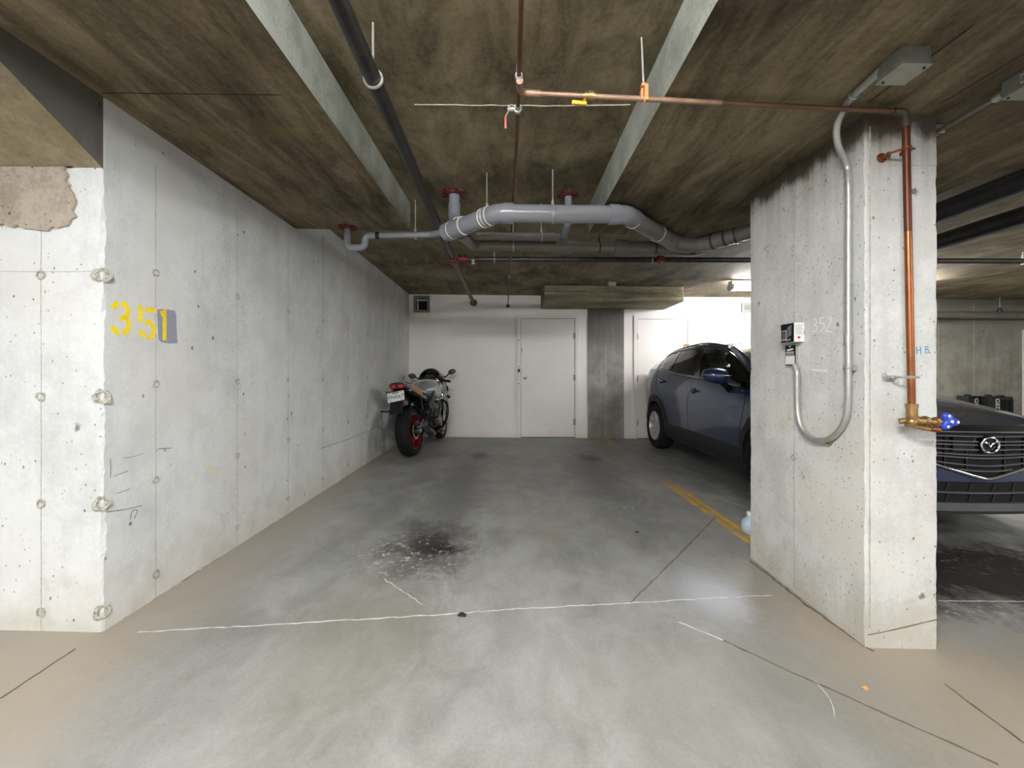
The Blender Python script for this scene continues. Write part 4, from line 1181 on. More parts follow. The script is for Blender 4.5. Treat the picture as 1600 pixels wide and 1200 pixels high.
# maple leaf and print on the side that faces the drive
mb = MB(); yc = y0 - .0006; xc = (xo + PX0) / 2 + .0; zc_ = z0 + H_ * .22
leaf = [(0, 1), (.22, .55), (.45, .68), (.38, .2), (.72, .5), (.8, .3), (1, .3), (.85, .0), (.5, -.3), (.55, -.48), (.08, -.4), (.06, -.9), (-.06, -.9), (-.08, -.4), (-.55, -.48), (-.5, -.3), (-.85, 0), (-1, .3), (-.8, .3), (-.72, .5), (-.38, .2), (-.45, .68), (-.22, .55)]
mb.prism([(xc + a * .009, yc, zc_ + b * .010) for a, b in leaf], (0, .0005, 0)); mb.build('maple_leaf', M['label_red'], r, smooth=0)
mb = MB()
for i in range(7): mb.ribbon([(xo + .010, yc, z0 + H_ * (.42 + i * .075)), (PX0 - .008 - (i % 3) * .004, yc, z0 + H_ * (.42 + i * .075))], .0022, (0, -1, 0))
mb.build('side_print', M['label_grey'], r, smooth=0)
mb = MB(); mb.torus((PX0 - .004, y0 - .006, z0 + H_ * .5), (1, 0, 0), .007, .002, 12, 5); mb.build('hasp_eye', M['galv'], r)
r, pl, xo, y0, y1, z0, z1 = side_box('outlet_box', 1228, 1243.5, 1247.5, 538.5, 571, 'narrow outlet box with black and white label, lower of two on the pillar', ('galv', 'black'))
H_ = z1 - z0; W_ = y1 - y0
mb = MB(); mb.box(xo - .0006, y0 + W_ * .04, z0 + H_ * .06, xo + .0002, y1 - W_ * .05, z0 + H_ * .47); mb.build('white_label', M['label_white'], pl, smooth=0)
mb = MB()
mb.ribbon([(xo - .0004, y0 + W_ * .18, z0 + H_ * .80), (xo - .0004, y0 + W_ * .78, z0 + H_ * .75)], .009, (-1, 0, 0))
for q_ in (.66, .60, .52): mb.ribbon([(xo - .0004, y0 + W_ * .10, z0 + H_ * q_), (xo - .0004, y0 + W_ * .9, z0 + H_ * q_)], .003, (-1, 0, 0))
mb.ribbon([(xo - .0004, y0 + W_ * .4, z0 + H_ * .93), (xo - .0004, y0 + W_ * .6, z0 + H_ * .93)], .007, (-1, 0, 0))
mb.build('label_print', M['label_white'], pl, smooth=0)

# ------------------------------------------------------------------ small loose things
# pale blue bottle behind the pillar's far corner
q = fp(1.672, 2.97, 0)
r = thing('plastic_bottle', q, 'small pale blue plastic jug peeping out behind the foot of the pillar', 'jug')
rr = [(.030, 0), (.046, .012), (.055, .04), (.055, .075), (.046, .10), (.022, .122), (.018, .128), (.018, .140)]
MB().lathe(rr, Matrix.Translation(q), 24).build('jug_body', M['palebottle'], r)
MB().lathe([(.021, .134), (.021, .156), (.018, .160), (.002, .160)], Matrix.Translation(q), 18).build('jug_cap', M['label_white'], r)
# dead leaf scraps
def scrap(name, u, v, r0, seed, mat, label):
    rnd = random.Random(seed); c = fuv(u, v); n = 11
    top = [(c.x + r0 * rnd.uniform(.55, 1.1) * math.cos(2 * math.pi * k / n), c.y + r0 * .8 * rnd.uniform(.55, 1.1) * math.sin(2 * math.pi * k / n), c.z + rnd.uniform(.001, .008)) for k in range(n)]
    mb = MB(); cc = (c.x, c.y, c.z + .004)
    vs = [cc] + top + [(cc[0], cc[1], cc[2] - .0015)] + [(a, b, d - .0015) for a, b, d in top]
    fs = [(0, 1 + k, 1 + (k + 1) % n) for k in range(n)] + [(n + 1, n + 2 + (k + 1) % n, n + 2 + k) for k in range(n)] + [(1 + k, n + 2 + k, n + 2 + (k + 1) % n, 1 + (k + 1) % n) for k in range(n)]
    mb.add(vs, fs)
    tag(mb.build(name, M[mat], smooth=0), label, 'litter')
scrap('leaf_scrap', 722, 962, .026, 3, 'leaf_dark', 'dark dead leaf scrap lying on the white floor joint')
scrap('leaf_scrap', 1351, 1077, .013, 5, 'leaf_orange', 'tiny orange leaf on the floor below the pillar')
scrap('leaf_scrap', 995, 832, .020, 8, 'leaf_dark', 'small dark scrap on the floor right of the stall centre')
# rubble on the ledge at the far wall
mb = MB(); rnd = random.Random(4)
for k in range(16):
    c = V((8.15 + rnd.random() * .5, 7.0 + rnd.random() * .14, .27)); s_ = rnd.uniform(.02, .05)
    mb.sphere(c, (s_ * rnd.uniform(.7, 1.4), s_, s_ * .7), 6, 4, mat=Matrix.Rotation(rnd.random() * 6, 3, 'Z'))
tag(mb.build('rubble_heap', M['rubble'], smooth=0), 'small heap of pale broken concrete on the ledge at the far wall', 'rubble', kind='stuff')
# black ribbed cases standing behind the car
def case(x, y, z, w, d, h, rz, ribs, text, label):
    r = thing('storage_case', (x, y, z), label, 'case', 'black cases behind the car', local=True, rot=(0, 0, R(rz)))
    mb = MB(); mb.loft([[(-w / 2 * s, -d / 2 * s, zz), (w / 2 * s, -d / 2 * s, zz), (w / 2 * s, d / 2 * s, zz), (-w / 2 * s, d / 2 * s, zz)] for s, zz in ((.92, 0), (1, .04), (1.0, h * .9), (.96, h))]); mb.build('case_shell', M['satin_black'], r, smooth=0, bevel=.008)
    mb = MB()
    for k in range(ribs):
        xx = -w / 2 + w * (k + .5) / ribs; mb.box(xx - w / ribs * .28, -d / 2 - .014, .05, xx + w / ribs * .28, -d / 2 + .004, h * .94)
    if ribs: mb.build('case_ribs', M['black'], r, smooth=0, bevel=.004)
    mb = MB(); mb.box(-w * .2, -.02, h, w * .2, .02, h + .02); mb.build('case_handle', M['black'], r, bevel=.006)
    if text:
        m4 = Matrix.Translation((w * .22, -d / 2 - .002, h - .13)) @ Matrix.Rotation(R(90), 4, 'X') @ Matrix.Rotation(R(-90), 4, 'Z')
        text_mesh('case_lettering', text, M['label_white'], r, .10, m4)
    return r
cz = fz(7.8, 6.6)
case(7.03, 6.52, cz, .20, .16, .83, 8, 0, 'GED', 'black case with white lettering, leftmost of the row behind the car bonnet')
case(7.26, 6.44, cz, .20, .16, .83, 6, 0, 'GED', 'black case with white lettering, second from left behind the car bonnet')
case(7.49, 6.48, cz, .22, .16, .82, -3, 3, None, 'black ribbed case without lettering, right end of the row behind the car bonnet')
# ------------------------------------------------------------------ the parked car (faces the drive, -y)
def carpaint(name, col):
    t = NT(name)
    p = t.obj()
    n = t.noise(p, 3.0, 3)
    fl = t.noise(p, 900, 2)
    c = t.mix(t.ramp(n, .3, .7), tuple(q * .9 for q in col), tuple(q * 1.1 for q in col))
    c = t.mix(t.ramp(fl, .55, .75, 0, .3), c, tuple(min(1, q * 2.2) for q in col))
    dust = t.noise(p, 1.5, 4)
    r = t.ramp(dust, .35, .7, .26, .36)
    return t.principled(c, r, .45, coat=1.0, spec=.5)
M['carblue'] = carpaint('metallic_blue_paint', srgb(33, 52, 88))
M['carblack'] = plain('unpainted_black_plastic', srgb(30, 30, 29), .6, var=.1, scale=40)
M['gloss_black'] = plain('gloss_black_trim', srgb(14, 14, 16), .12, var=.1, coat=.5)
M['alloy'] = plain('silver_alloy', srgb(190, 190, 188), .35, .35, var=.08)
M['tail_red'] = plain('tail_lamp_red', srgb(150, 18, 26), .15, var=.15, coat=1.0)
M['seatcloth'] = plain('dark_seat_cloth', srgb(46, 45, 46), .85, var=.2, scale=60)
M['slatgrey'] = plain('satin_grey_slat', srgb(104, 104, 108), .35, .4, var=.1)
M['lipgrey'] = plain('grey_bumper_lip', srgb(98, 98, 102), .45, .2, var=.1)
M['headlamp'] = plain('headlamp_unit', srgb(150, 156, 164), .12, .7, var=.3, scale=60, coat=1.0)
M['bodygap'] = plain('panel_gap', srgb(8, 8, 10), .8, var=.1)

CX, CY, CZ = 3.095, 2.785, fz(3.07, 4.8) + .004
car = thing('car', (CX, CY, CZ), 'dark blue compact crossover car parked nose out behind the pillar', 'car', local=True,
            rot=(math.atan((fz(3.07, 6.17) - fz(3.07, 3.6)) / 2.57), math.atan(kslope(4.9)), R(2.15)))
def interp(tab, s):
    if s <= tab[0][0]: return tab[0][1]
    for (a, x), (b, y) in zip(tab[:-1], tab[1:]):
        if s <= b: return x + (y - x) * (s - a) / (b - a)
    return tab[-1][1]
def sm(tab, s, h=.05):
    return (interp(tab, s - h) + 2 * interp(tab, s) + interp(tab, s + h)) / 4 if tab[0][0] + h < s < tab[-1][0] - h else interp(tab, s)
TW = [(0, .10), (.008, .26), (.025, .42), (.055, .54), (.10, .635), (.17, .72), (.27, .79), (.45, .845), (.75, .872), (1.2, .88), (3.2, .8825), (3.7, .872), (3.95, .84), (4.1, .78), (4.2, .68), (4.25, .55), (4.275, .35)]
TZS = [(0, .745), (.05, .765), (.12, .775), (.3, .815), (.6, .865), (1.0, .93), (1.3, .965), (1.6, .985), (2.2, 1.025), (2.8, 1.075), (3.2, 1.12), (3.5, 1.155), (3.85, 1.165), (4.05, 1.15), (4.2, 1.11), (4.275, 1.02)]
TZT = [(0, .765), (.03, .795), (.08, .815), (.2, .85), (.4, .89), (.8, .955), (1.15, 1.005), (1.3, 1.0), (1.6, .99), (2.2, 1.03), (2.8, 1.08), (3.2, 1.125), (3.5, 1.16), (3.85, 1.17), (4.05, 1.155), (4.2, 1.115), (4.275, 1.03)]
TZB = [(0, .30), (.03, .24), (.15, .20), (.6, .195), (3.7, .20), (4.0, .27), (4.2, .34), (4.275, .42)]
def half_w(s): return sm(TW, s, .02)
PROF = [(.80, 0.0), (.93, .015), (.972, .12), (.978, .28), (.992, .46), (1.0, .62), (.992, .78), (.966, .91), (.93, 1.0)]
def side_x(s, z):
    w = half_w(s); zb, zs = interp(TZB, s), sm(TZS, s)
    f = (z - zb) / (zs - zb)
    tab = [(b, a) for a, b in PROF]
    return w * interp(tab, max(0, min(1, f)))
def nose_y(x):
    x = abs(x); lo, hi = 0.0, 1.6
    for _ in range(30):
        m = (lo + hi) / 2
        if half_w(m) * .985 < x: lo = m
        else: hi = m
    return lo
stations = [0, .004, .012, .025, .04, .06, .085, .12, .17, .23, .3, .38, .48, .6, .75, .9, 1.05, 1.15, 1.3, 1.45, 1.6, 1.8, 2.0, 2.2, 2.4, 2.6, 2.8, 3.0, 3.2, 3.35, 3.5, 3.65, 3.8, 3.92, 4.02, 4.1, 4.16, 4.21, 4.245, 4.265, 4.275]
rings = []
for s in stations:
    w = half_w(s); zb, zs, zt = interp(TZB, s), sm(TZS, s), sm(TZT, s)
    hp = [(a * w, zb + b * (zs - zb)) for a, b in PROF]
    hp += [(.80 * w, zs + (zt - zs) * .45), (.55 * w, zs + (zt - zs) * .80), (.28 * w, zs + (zt - zs) * .96), (0, zt)]
    ring = [(x, s, z) for x, z in hp] + [(-x, s, z) for x, z in hp[-2::-1]]
    rings.append(ring)
mb = MB(); mb.loft(rings, closed=True, caps=True)
body = mb.build('body', [M['carblue'], M['bodygap']], car, smooth=38)
# wheel wells
AX_F, AX_R, WR = .905, 3.475, .328
cut = MB()
for ya in (AX_F, AX_R):
    for sg in (-1, 1): cut.cyl((sg * .55, ya, .335), (sg * 1.2, ya, .335), .365, n=40)
co = cut.build('cutter', M['bodygap'], smooth=0)
md = body.modifiers.new('wells', 'BOOLEAN'); md.operation = 'DIFFERENCE'; md.object = co; md.solver = 'EXACT'
co.parent = car
bpy.context.view_layer.update()
me2 = bpy.data.meshes.new_from_object(body.evaluated_get(bpy.context.evaluated_depsgraph_get()))
body.modifiers.clear(); body.data = me2
me2.materials.clear(); me2.materials.append(M['carblue']); me2.materials.append(M['bodygap'])
for p in me2.polygons:
    c = p.center
    p.material_index = 0
    for ya in (AX_F, AX_R):
        if math.hypot(c.y - ya, c.z - .335) < .3655 and abs(c.x) > .5: p.material_index = 1
    if c.z < .23 and abs(p.normal.z) > .7: p.material_index = 1
bpy.data.objects.remove(co)

def cpart(mb, name, mat, parent=None, **k):
    return mb.build(name, M[mat] if isinstance(mat, str) else mat, parent or car, **k)
# ---- side cladding, both sides
def side_pt(sg, s, z, off): return V((sg * (side_x(s, z) + off), s, z))
for sg in (-1, 1):
    for ya, nm in ((AX_F, 'arch_cladding'), (AX_R, 'arch_cladding')):
        inner, outer, lip = [], [], []
        n = 30
        for k in range(n + 1):
            a = R(-16 + 212 * k / n)
            ro = .425 + (.02 if 50 < -16 + 212 * k / n < 130 else 0)
            pi_ = (ya + .357 * math.cos(a), .335 + .357 * math.sin(a)); po = (ya + ro * math.cos(a), .335 + ro * math.sin(a))
            zi, zo = max(.2, pi_[1]), max(.2, po[1])
            inner.append((side_pt(sg, pi_[0], zi, .012), side_pt(sg, pi_[0], zi, -.06)))
            outer.append((side_pt(sg, po[0], zo, .010), side_pt(sg, po[0], zo, -.004)))
        mb = MB()
        mb.loft([[a[0], b[0], b[1], a[1]] for a, b in zip(inner, outer)])
        cpart(mb, nm, 'carblack')
    # sill cladding and its grey lower strip
    mb = MB(); rr = []
    for k in range(15):
        s = 1.30 + (3.06 - 1.30) * k / 14
        z1 = .40 + .03 * k / 14
        rr.append([side_pt(sg, s, z1, -.002), side_pt(sg, s, z1 - .01, .012), side_pt(sg, s, .30, .016), side_pt(sg, s, .225, .006), side_pt(sg, s, .215, -.05), side_pt(sg, s, z1 - .02, -.03)])
    mb.loft(rr); cpart(mb, 'sill_cladding', 'carblack')
    # door seams
    def seamline(pts, w=.006):
        mb = MB(); P = smoothline([V((0, a, b)) for a, b in pts], 5)
        l = [side_pt(sg, p.y - w / 2, p.z, .0012) for p in P]; r_ = [side_pt(sg, p.y + w / 2, p.z, .0012) for p in P]
        d = V((sg * -.004, 0, 0))
        mb.loft([[a, b, b + d, a + d] for a, b in zip(l, r_)]); cpart(mb, 'door_seam', 'bodygap', smooth=0)
    seamline([(2.38, 1.03), (2.40, .8), (2.41, .6), (2.40, .40)])
    seamline([(1.27, .95), (1.25, .8), (1.29, .60), (1.33, .41)])
    seamline([(3.52, 1.15), (3.46, 1.0), (3.36, .86), (3.12, .66), (3.05, .5), (3.04, .43)])
    # raised wave along the flank
    # handles
    for s, z in ((2.26, .905), (3.24, .99)):
        mb = MB(); c = side_pt(sg, s + .02, z - .012, -.006); mb.sphere(c, (.014, .075, .040), 16, 8); cup = cpart(mb, 'handle_cup', 'bodygap')
        mb = MB(); a = [side_pt(sg, s - .10, z - .004, .004), side_pt(sg, s - .06, z, .024), side_pt(sg, s + .03, z + .004, .028), side_pt(sg, s + .085, z + .008, .006)]
        mb.tube(smoothline(a, 4), .0135, 10); cpart(mb, 'door_handle', 'carblue')
        mb = MB(); mb.tube([a[3] + V((0, -.012, 0)), a[3] + V((0, .014, 0))], .0145, 10); cpart(mb, 'handle_chrome', 'chrome')

# ---- greenhouse
TZC = [(1.05, 1.00), (1.3, 1.135), (1.5, 1.255), (1.7, 1.36), (1.9, 1.44), (2.1, 1.492), (2.4, 1.528), (2.7, 1.535), (3.1, 1.522), (3.5, 1.488), (3.8, 1.44), (3.92, 1.405), (4.02, 1.31), (4.12, 1.20), (4.2, 1.10)]
TWR = [(1.05, .78), (1.3, .74), (1.6, .69), (1.9, .635), (2.3, .60), (2.8, .595), (3.4, .58), (3.8, .555), (3.92, .54), (4.05, .55), (4.2, .56)]
def roof_c(s): return sm(TZC, s, .08)
def roof_w(s): return sm(TWR, s, .1)
def roof_e(s):
    return roof_c(s) - interp([(1.05, .02), (1.5, .035), (2.0, .055), (3.8, .07), (4.0, .06), (4.2, .03)], s)
def belt(s, t, sb, st, sg):
    """point on the side of the cabin between the belt at sb and the roof edge at st"""
    zb = sm(TZS, sb) - .008; xb = half_w(sb) * .93 - .004
    zt, xt = roof_e(st), roof_w(st) + .012
    x = xb + (xt - xb) * (t ** 1.25); z = zb + (zt - zb) * (t ** .94); s = sb + (st - sb) * t
    return V((sg * x, s, z))
cols = [  # bottom s, top s, kind of the cell that follows
    (1.12, 1.16, 'frame'), (1.32, 1.36, 'front'), (1.46, 1.66, 'front'), (1.70, 1.95, 'front'), (1.95, 2.22, 'front'), (2.24, 2.50, 'pillar'),
    (2.38, 2.62, 'rear'), (2.75, 2.90, 'rear'), (3.08, 3.20, 'cpillar'), (3.16, 3.28, 'quarter'), (3.40, 3.48, 'quarter'), (3.58, 3.66, 'dpillar'), (4.00, 3.90, 'dpillar'), (4.20, 4.03, None)]
TL = [0, .09, .35, .62, .88, 1.0]
for sg in (-1, 1):
    fr_, bl = MB(), MB()
    glass = {'front': MB(), 'rear': MB(), 'quarter': MB()}
    for (a0, b0, k), (a1, b1, _) in zip(cols[:-1], cols[1:]):
        for i in range(5):
            t0, t1 = TL[i], TL[i + 1]
            q = [belt(0, t0, a0, b0, sg), belt(0, t0, a1, b1, sg), belt(0, t1, a1, b1, sg), belt(0, t1, a0, b0, sg)]
            if k in glass and 0 < i < 4:
                glass[k].add([p + V((sg * -.006, 0, 0)) for p in q], [(0, 1, 2, 3)])
            elif k in ('dpillar',): fr_.add(q, [(0, 1, 2, 3)])
            elif k == 'frame': bl.add(q, [(0, 1, 2, 3)])
            else: (fr_ if i == 4 else bl).add(q, [(0, 1, 2, 3)])
    cpart(fr_, 'roof_side_rail', 'carblue', smooth=50); cpart(bl, 'window_frame', 'gloss_black', smooth=50)
    cpart(glass['front'], 'front_door_glass', 'glass', smooth=60); cpart(glass['rear'], 'rear_door_glass', 'glass_dark', smooth=60); cpart(glass['quarter'], 'quarter_glass', 'glass_dark', smooth=60)
    # bright moulding under the windows and grey weather strip above
    mb = MB(); pts = [belt(0, .03, s, s, sg) + V((sg * .006, 0, .002)) for s in (1.30, 1.6, 2.0, 2.4, 2.8, 3.2, 3.55)]
    mb.tube(pts, .0065, 8); cpart(mb, 'window_moulding', 'gloss_black')
    mb = MB(); pts = [belt(0, .93, a, b, sg) + V((sg * .004, 0, 0)) for a, b, k in cols[1:12]]
    mb.tube(smoothline(pts, 3), .006, 6); cpart(mb, 'drip_moulding', 'gloss_black')
# roof, windscreen, tailgate glass
def roofgrid(s_list, mat, name, inset=0.0, drop=0.0):
    mb = MB(); rows = []
    for s in s_list:
        w = roof_w(s) + .012 - inset; e, c = roof_e(s), roof_c(s)
        rows.append([(f * w, s, e + (c - e) * (1 - abs(f) ** 2.2) - drop) for f in (-1, -.93, -.78, -.5, -.25, 0, .25, .5, .78, .93, 1)])
    mb.loft(rows, closed=False, caps=False)
    return cpart(mb, name, mat, smooth=50)
roofgrid([1.93, 2.0, 2.1, 2.25, 2.4, 2.6, 2.8, 3.0, 3.2, 3.4, 3.6, 3.75, 3.86, 3.93], 'carblue', 'roof')
roofgrid([1.10, 1.3, 1.5, 1.7, 1.85, 1.94], 'glass', 'windscreen', .05)
roofgrid([3.92, 3.98, 4.05, 4.12, 4.17], 'glass_dark', 'rear_window', .04)
for sg in (-1, 1):
    mb = MB(); rr = []
    for s in (1.08, 1.2, 1.35, 1.5, 1.65, 1.8, 1.93, 2.0):
        w = roof_w(s) + .014; e, c = roof_e(s), roof_c(s)
        rr.append([V((sg * w, s, e - .012)), V((sg * (w - .07), s, e + .008 + (c - e) * .16)), V((sg * (w - .07), s + .02, e - .03)), V((sg * (w - .01), s + .02, e - .035))])
    mb.loft(rr); cpart(mb, 'windscreen_pillar', 'carblue', smooth=50)
    mb = MB(); mb.tube(smoothline([V((sg * (roof_w(s) - .055), s, roof_e(s) + .022)) for s in (1.15, 1.4, 1.65, 1.93)], 3), .006, 6); cpart(mb, 'windscreen_moulding', 'gloss_black')
    mb = MB(); mb.tube(smoothline([V((sg * (roof_w(s) - .01), s, roof_e(s) + .014)) for s in (2.0, 2.5, 3.0, 3.5, 3.86)], 3), .010, 6); cpart(mb, 'roof_strip', 'gloss_black')
mb = MB(); mb.loft([[(x, 3.84 + .0, roof_c(3.84) - .01), (x, 3.90, roof_c(3.86) + .012), (x, 4.06, roof_c(3.92) - .005), (x, 4.05, roof_c(3.92) - .03), (x, 3.92, roof_c(3.95) - .02)] for x in (-.44, -.3, 0, .3, .44)])
cpart(mb, 'rear_spoiler', 'carblue', smooth=50)
# interior
for sx, sy, nm in ((-.36, 2.22, 'front_seat'), (.36, 2.22, 'front_seat'), (-.36, 3.1, 'rear_seat'), (.36, 3.1, 'rear_seat')):
    mb = MB(); W2 = .23 if sy < 3 else .32
    rr = []
    for z, y, w, d in ((.85, sy - .06, W2, .07), (1.0, sy - .03, W2, .075), (1.12, sy + .02, W2 * .9, .06), (1.19, sy + .05, W2 * .6, .04)):
        rr.append([(sx + w * math.copysign(abs(math.cos(q)) ** .6, math.cos(q)), y + d * math.copysign(abs(math.sin(q)) ** .6, math.sin(q)), z) for q in [2 * math.pi * k / 16 for k in range(16)]])
    mb.loft(rr); st = cpart(mb, nm, 'seatcloth')
    mb = MB(); mb.sphere((sx, sy + .06, 1.29), (.125, .05, .085), 14, 8); mb.cyl((sx - .05, sy + .06, 1.17), (sx - .05, sy + .06, 1.25), .007, n=6); mb.cyl((sx + .05, sy + .06, 1.17), (sx + .05, sy + .06, 1.25), .007, n=6); cpart(mb, 'headrest', 'seatcloth', st)
mb = MB(); mb.loft([[(-.72, 1.22, .96), (.72, 1.22, .96), (.74, 1.5, .96), (-.74, 1.5, .96)], [(-.68, 1.25, 1.0), (.68, 1.25, 1.0), (.70, 1.55, 1.04), (-.70, 1.55, 1.04)]]); cpart(mb, 'dashboard', 'carblack')
mb = MB(); mb.torus((.36, 1.72, 1.03), (0, -.9, .45), .18, .014, 28, 8); mb.cyl((.36, 1.72, 1.03), (.36, 1.6, .98), .04, n=10); mb.cbox((.36, 1.715, 1.03), (.34, .02, .03)); cpart(mb, 'steering_wheel', 'carblack')
# ---- mirrors
for sg in (-1, 1):
    c = V((sg * 1.005, 1.50, 1.085))
    mb = MB(); rr = []
    for f, a, b in ((-1, .2, .3), (-.85, .62, .66), (-.5, .92, .9), (0, 1.0, 1.0), (.5, .95, .98), (.85, .8, .86), (1, .45, .5)):
        ring = []
        for k in range(18):
            q = 2 * math.pi * k / 18
            ring.append(c + V((-sg * f * .125, math.cos(q) * .085 * a + .03 * abs(f), math.sin(q) * .078 * b - .012 * f * (1 if f < 0 else .2))))
        rr.append(ring)
    mb.loft(rr)
    mir = cpart(mb, 'door_mirror', 'carblue', smooth=60)
    mb = MB(); ring = []
    pts = [c + V((sg * .128, .0, .012)), c + V((sg * .06, -.083, .010)), c + V((-sg * .05, -.090, .008)), c + V((-sg * .118, -.062, .006))]
    mb.tube(smoothline(pts, 5), .0035, 8); cpart(mb, 'indicator_strip', 'galv', mir)
    mb = MB(); mb.loft([[c + V((-sg * .105, -.05 + .1 * d, -.045 - .0 * d)), c + V((-sg * .05, -.045 + .09 * d, -.065))] for d in (0, 1)] + [], closed=False, caps=False)
    a = V((sg * (side_x(1.56, .94) - .01), 1.56, .945)); b = c + V((-sg * .07, .01, -.055))
    mb = MB(); mb.tube([a, (a + b) / 2 + V((0, 0, -.008)), b], [.038, .030, .036], 12); cpart(mb, 'mirror_arm', 'gloss_black', mir)
    mb = MB(); mb.sphere(c + V((0, .078, 0)), (.105, .010, .062), 16, 8); cpart(mb, 'mirror_glass', 'chrome', mir)
# ---- wheels
def wheel(sg, ya, parent):
    m = Matrix.Translation((sg * .775, ya, WR + .002)) @ Matrix.Rotation(R(90) * sg, 4, 'Y')
    mb = MB(); mb.lathe([(.205, -.10), (.262, -.108), (.312, -.098), (.326, -.07), (WR, -.03), (WR, .03), (.326, .07), (.312, .098), (.262, .108), (.214, .102), (.205, .085), (.205, -.10)], m, 48, caps=False)
    w = cpart(mb, 'wheel', 'rubber', smooth=50)
    mb = MB(); mb.lathe([(.200, -.09), (.207, .085), (.214, .094), (.212, .099), (.202, .100), (.196, .088), (.19, .03), (.185, -.05), (.06, -.05), (.05, -.06)], m, 40, caps=False); cpart(mb, 'rim', 'alloy', w)
    mb = MB(); mb.lathe([(.19, .0), (.19, .012), (.01, .014)], m, 30); cpart(mb, 'brake_disc', 'bodygap', w)  # widened black disc paints the shade between the spokes
    for k in range(7):
        mk = m @ Matrix.Rotation(2 * math.pi * k / 7 + .2, 4, 'Z')
        mb = MB()
        mb.loft([[mk @ V((r_, -h_, z0)), mk @ V((r_, h_, z0)), mk @ V((r_, h_ * .7, z1)), mk @ V((r_, -h_ * .7, z1))] for r_, h_, z0, z1 in ((.04, .026, .03, .070), (.08, .021, .035, .078), (.14, .021, .045, .086), (.180, .027, .055, .090), (.203, .036, .060, .092))])
        cpart(mb, 'spoke', 'alloy', w, smooth=50)
    mb = MB(); mb.lathe([(.062, .03), (.060, .066), (.048, .078), (.030, .080), (.028, .076), (.002, .076)], m, 24); cpart(mb, 'hub_cap', 'alloy', w)
for sg in (-1, 1):
    for ya in (AX_F, AX_R): wheel(sg, ya, car)
# ---- front face
def nose(x, z, off): return V((x, nose_y(x) - off, z))
def nose_bar(xs, zf, h, off, depth, name, mat, parent=None, n=24):
    mb = MB(); rr = []
    for k in range(n + 1):
        x = xs[0] + (xs[1] - xs[0]) * k / n; z = zf(x)
        hh = h(x) if callable(h) else h
        rr.append([nose(x, z - hh / 2, off), nose(x, z + hh / 2, off), nose(x, z + hh / 2, off - depth), nose(x, z - hh / 2, off - depth)])
    mb.loft(rr); return cpart(mb, name, mat, parent, smooth=40)
WING = [(0, .452), (.06, .462), (.15, .487), (.27, .522), (.36, .555), (.43, .60), (.475, .655), (.50, .70), (.53, .735)]
def wing_z(x): return interp(WING, abs(x))
GX = .515
# grille recess
mb = MB(); top, bot = [], []
nx = 40
rr = []
for k in range(nx + 1):
    x = -GX + 2 * GX * k / nx
    zl = wing_z(x) + .004
    rr.append([nose(x, zl, .004), nose(x, max(zl + .003, .752), .004), nose(x, max(zl + .003, .752), -.03), nose(x, zl, -.03)])
mb.loft(rr); grille = cpart(mb, 'grille', 'void', smooth=40)
def gx_at(z):
    x = 0
    while x < GX and wing_z(x) < z - .012: x += .005
    return x - .01
for z, bow in ((.728, .004), (.694, .006), (.672, .006), (.640, .010), (.606, .016), (.585, .018), (.535, .022), (.500, .010)):
    w = gx_at(z + bow)
    if w > .05: nose_bar((-w, w), lambda x, z=z, bow=bow, w=w: z + bow * (abs(x) / w) ** 1.6 * 1.2, .0085, .024, .022, 'grille_slat', 'slatgrey', grille)
for x in (-.40, -.27, -.13, .13, .27, .40):
    zl = wing_z(x) + .01
    mb = MB(); mb.box(x - .004, nose_y(x) - .016, zl, x + .004, nose_y(x), .735); cpart(mb, 'grille_rib', 'gloss_black', grille, smooth=0)
nose_bar((-.56, .56), lambda x: .757, .008, .020, .03, 'grille_top_strip', 'chrome')
nose_bar((-.60, .60), lambda x: .782 + .0 * x, .040, .012, .03, 'bonnet_gap_shade', 'gloss_black')  # dark strip painting the gap and shadow under the bonnet lip
mb = MB(); pts = [nose(x, wing_z(x), .020) for x in [-.53, -.50, -.475, -.43, -.36, -.27, -.15, -.06, 0, .06, .15, .27, .36, .43, .475, .50, .53]]
P = smoothline(pts, 4); mb.tube(P, [.011 if 6 < i < len(P) - 6 else .008 for i in range(len(P))], 10); cpart(mb, 'chrome_wing', 'chrome')
# round badge with the spread-wing mark
mb = MB(); mb.prism([V((.062 * math.cos(2 * math.pi * k / 28) * 1.12, nose_y(0) - .030, .675 + .062 * math.sin(2 * math.pi * k / 28))) for k in range(28)], (0, .03, 0)); bd = cpart(mb, 'badge_plate', 'gloss_black', smooth=30)
mb = MB(); ring = []
for k in range(40):
    a = 2 * math.pi * k / 40
    c = V((.0600 * math.cos(a), nose_y(0) - .036, .675 + .0490 * math.sin(a))); d = V((math.cos(a), 0, math.sin(a)))
    ring.append([c + d * .0065 * math.cos(q) + V((0, -.006 * math.sin(q), 0)) for q in [2 * math.pi * j / 8 for j in range(8)]])
ring.append(ring[0]); mb.loft(ring, caps=False); cpart(mb, 'badge_ring', 'chrome', bd)
yb_ = nose_y(0) - .037
mb = MB()
for sg in (-1, 1):
    pts = [V((sg * .052, yb_, .699)), V((sg * .038, yb_, .692)), V((sg * .022, yb_, .687)), V((sg * .010, yb_, .678)), V((0, yb_, .663))]
    mb.tube(smoothline(pts, 4), [.0045] * 9 + [.0035] * 8, 8)
cpart(mb, 'badge_wing_mark', 'chrome', bd)
mb = MB(); mb.cbox((-.15, nose_y(.15) - .010, .675), (.16, .02, .09)); cpart(mb, 'sensor_cover', 'gloss_black')
